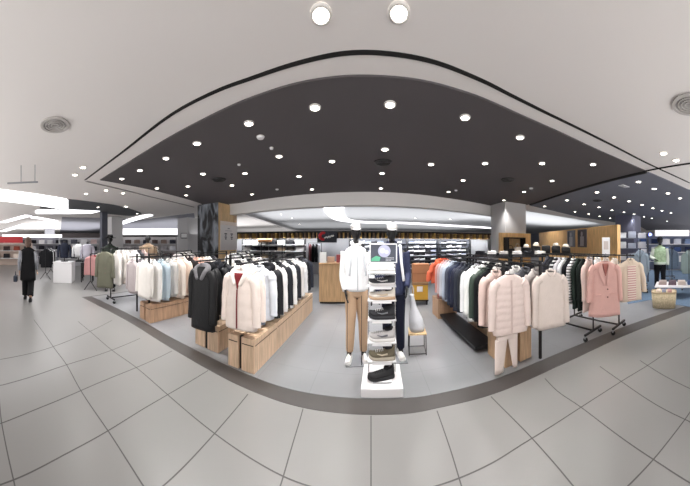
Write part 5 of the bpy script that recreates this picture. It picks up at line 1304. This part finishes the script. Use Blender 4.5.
# far racks
def farrack(label, xpix, r, rz, cs, nm, h=1.25, w=0.42, L=0.75, step=0.17, pn='jacket'):
    o_ = pol(xpix, r)
    t = thing('far_rack', label, 'clothes rack', (*o_, -0.005), rz)
    ln = step * len(cs)
    bm = BM(); addtube(bm, [(0, -0.14, h), (0, ln, h)], 0.012, 8); obj('rail', bm, BLACK, t)
    for y in (-0.11, ln - 0.03):
        bm = BM(); addtube(bm, [(-0.22, y, 0), (0, y, 0.3), (0, y, h)], 0.013, 8); obj('upright', bm, BLACK, t)
        bm = BM(); addtube(bm, [(0.22, y, 0), (0, y, 0.3)], 0.013, 8); obj('strut', bm, BLACK, t)
    for k, c in enumerate(cs):
        garment(fabric(c), f'{tone(c)} {pn}, {ordlab(k, "near end")} of the far rack {nm}', pn, f'clothes on the far rack {nm}', local(o_, rz, 0, k * step), rz, h, w=w, L=L, t=step * 0.8, sl=min(0.62, L), seed=int(xpix * 10) + k)
def tone(c):
    v = [int(c[i:i + 2], 16) for i in (0, 2, 4)]
    if max(v) - min(v) > 40: return 'red' if v[0] > v[1] + 60 and v[0] < 190 else 'pink' if v[0] > v[2] + 15 and v[0] > v[1] + 25 else 'tan' if v[0] > v[2] else 'blue'
    m = sum(v) / 3
    return 'black' if m < 50 else 'dark grey' if m < 110 else 'grey' if m < 190 else 'white'
farrack('black rack with black and white jackets left of the white display block', 46, 9.2, R(65), ['18191c', '141518', 'e6e6e8', '1c1d20', '2a2b30', 'd8d8da'], 'left of the white display block', 1.3)
farrack('rack with red, pink and white tops near the olive coat', 92, 7.1, R(40), ['c08f8f', 'a8434c', 'eee8e6', 'd9a7a4', 'f0ecea', 'c9a9a9'], 'near the olive coat', 1.15, 0.42, 0.62)
farrack('rack of pale clothes far behind the pale-jacket rack', 150, 9.4, R(30), ['e6e4e4', 'c9c7ca', '3a3b42', 'e2dcd8', '8c8a90', 'f0eeee', '2c2d33'], 'behind the camel mannequin', 1.25)
farrack('rack of pale and dark clothes in front of the marble pillar', 178, 7.3, R(20), ['e4e2e2', '1c1d22', 'd8cfca', '3a3b42', 'f0eeee', 'b9b7ba', 'e9e4e0', '26272c'], 'before the marble pillar', 1.22)
farrack('rack of white and grey clothes behind the white-jacket rack', 232, 7.1, R(0), ['eceaea', 'd8d6d8', '2a2b30', 'f0eeee', 'b3b1b5', 'e6e0da', '3c3d44', 'ececee'], 'behind the white-jacket rack', 1.22)
# far shop shelves: coloured shelving bands against the far walls
def farshelf(label, xp, r, w, rz, board, cs, nm, h=1.9):
    o_ = pol(xp, r)
    t = thing('shelving_unit', label, 'shelving', (*o_, -0.005), rz)
    bm = BM(); addbox(bm, -w / 2, w / 2, 0, 0.05, 0, h); obj('back_panel', bm, mat('far_panel', board, 0.7), t)
    for z in (0.5, 1.0, 1.45):
        bm = BM(); addbox(bm, -w / 2, w / 2, -0.4, 0, z - 0.03, z); obj('shelf_board', bm, WHITE, t)
    for a in (-1, 1):
        bm = BM(); addbox(bm, a * w / 2 - 0.03, a * w / 2 + 0.03, -0.4, 0.05, 0, h); obj('side_panel', bm, mat('far_panel', board, 0.7), t)
    n = int(w / 0.6)
    for zi, z in enumerate((0.5, 1.0, 1.45)):
        for k in range(n):
            x, y = local(o_, rz, -w / 2 + (k + 0.5) * w / n, -0.2); c = cs[(k * 2 + zi) % len(cs)]
            folded(f'{tone(c)} folded pile on the {nm}, {ORD[k]} from left on the {["low", "middle", "top"][zi]} board', (x, y, z - 0.004), rz, 0.42, 0.3, 0.28, c, f'folded piles on the {nm}')
farshelf('far beige shelving below a red board behind the walking person', 7, 15, 3.4, R(82), 'd5c2b6', ['3a2f2e', 'e6d8cc', '8c4a3c', 'd9c9b8', '26262a'], 'far beige shelving', 1.5)
o_ = pol(3, 14.5); bm = BM(); addbox(bm, -1.3, 1.3, 0, 0.08, 1.52, 1.92)
o = tag(obj('red_header_board', bm, mat('red_fascia', 'b52a30', 0.5)), 'plain red fascia board above the far shelving behind the walking person', 'fascia'); o.location = (*o_, 0); o.rotation_euler = (0, 0, R(82))  # plain red header board of the shelving, neither hung nor lettered
farshelf('far grey shelving with dark and white piles right of the walking person', 46, 17, 3.8, R(75), '9a9aa4', ['26262c', 'e6e6e8', '55565f', 'c9c9ce', '1c1c20'], 'far grey shelving', 1.9)
farshelf('far pale shelving behind the white jacket bust', 84, 14.5, 3.2, R(66), 'cfcfd4', ['8c8c96', 'e6e6ea', '3a3b44', 'd0b9b9', '5a5b66'], 'far pale shelving', 1.85)
farshelf('far white shelving behind the camel coat mannequin', 146, 16.0, 4.5, R(50), 'e2dedd', ['8c7a70', 'e6e6ea', '3a3b44', 'd0c9c9', '5a4b46', 'b3aeb0'], 'far white shelving', 1.95)
farshelf('far blue shelving at the right end behind the green mannequin', 683, 12.5, 5.0, R(-88), '848da5', ['8ca0c6', 'e6e6ea', '3a4b74', 'd0d4e0', '2a3350'], 'far blue shelving', 1.9)
# light fascia on the far left shops
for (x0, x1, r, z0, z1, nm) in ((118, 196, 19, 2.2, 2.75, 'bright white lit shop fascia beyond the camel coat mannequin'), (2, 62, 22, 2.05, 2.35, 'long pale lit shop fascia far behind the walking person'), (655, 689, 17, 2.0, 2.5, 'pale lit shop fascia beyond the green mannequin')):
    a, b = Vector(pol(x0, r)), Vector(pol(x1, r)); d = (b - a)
    bm = BM(); addbox(bm, 0, d.length, 0, 0.12, z0, z1); o = tag(obj('shop_fascia', bm, mat('fascia_glow', 'f4f2f4', 0.6, emit=0.9)), nm, 'fascia'); o.location = (a.x, a.y, 0); o.rotation_euler = (0, 0, math.atan2(d.y, d.x))  # plain fascia boards, glow set in their material; they carry no sign

# ================================================================== LIGHT AND CAMERA
w = bpy.data.worlds.new('mall_ambient'); bpy.context.scene.world = w; w.use_nodes = True
wt = w.node_tree; bg = wt.nodes['Background']; bg.inputs[1].default_value = 1.0
wc = wt.nodes.new('ShaderNodeTexCoord'); ws = wt.nodes.new('ShaderNodeSeparateXYZ'); wr_ = wt.nodes.new('ShaderNodeValToRGB')
wm = wt.nodes.new('ShaderNodeMapRange'); wm.inputs['From Min'].default_value = -1; wm.inputs['From Max'].default_value = 1
wt.links.new(wc.outputs['Generated'], ws.inputs[0]); wt.links.new(ws.outputs['Z'], wm.inputs['Value']); wt.links.new(wm.outputs['Result'], wr_.inputs['Fac'])
wr_.color_ramp.elements[0].position = 0.47; wr_.color_ramp.elements[0].color = (2.8, 2.72, 2.66, 1)  # brighter lower half, added to light the ceiling from below
wr_.color_ramp.elements[1].position = 0.53; wr_.color_ramp.elements[1].color = (0.3, 0.297, 0.293, 1)
wt.links.new(wr_.outputs['Color'], bg.inputs[0])
for ux, uy, ex, ey, en in ((0.5, 15, 18, 6, 330), (15, 12, 12, 6, 300), (-14, 14, 12, 8, 380), (1, 25, 30, 8, 350), (-20, 6, 10, 8, 420)):  # unseen upward area lamps, added to brighten the hall and left ceilings
    L = bpy.data.lights.new('ceiling_fill', 'AREA'); L.shape = 'RECTANGLE'; L.size = ex; L.size_y = ey; L.energy = en
    o = bpy.data.objects.new('ceiling_fill', L); C.objects.link(o); o.location = (ux, uy, 2.05); o.rotation_euler = (PI, 0, 0)

cd = bpy.data.cameras.new('camera'); cam = bpy.data.objects.new('camera', cd); C.objects.link(cam)
cd.type = 'PANO'; cd.panorama_type = 'CENTRAL_CYLINDRICAL'
cd.central_cylindrical_range_u_min = -PI / 2; cd.central_cylindrical_range_u_max = PI / 2
cd.central_cylindrical_radius = 1.0
cd.central_cylindrical_range_v_min = -243 / F; cd.central_cylindrical_range_v_max = 243 / F
cd.clip_start = 0.05; cd.clip_end = 200
cam.location = (0, 0, EYE); cam.rotation_euler = (R(90), 0, 0)
sc = bpy.context.scene; sc.camera = cam
sc.view_settings.view_transform = 'Standard'; sc.view_settings.look = 'None'; sc.view_settings.gamma = 1; sc.view_settings.use_curve_mapping = False
sc.view_settings.exposure = 0.0
sc.render.engine = 'CYCLES'
sc.cycles.use_denoising = True
sc.cycles.max_bounces = 6; sc.cycles.sample_clamp_indirect = 6
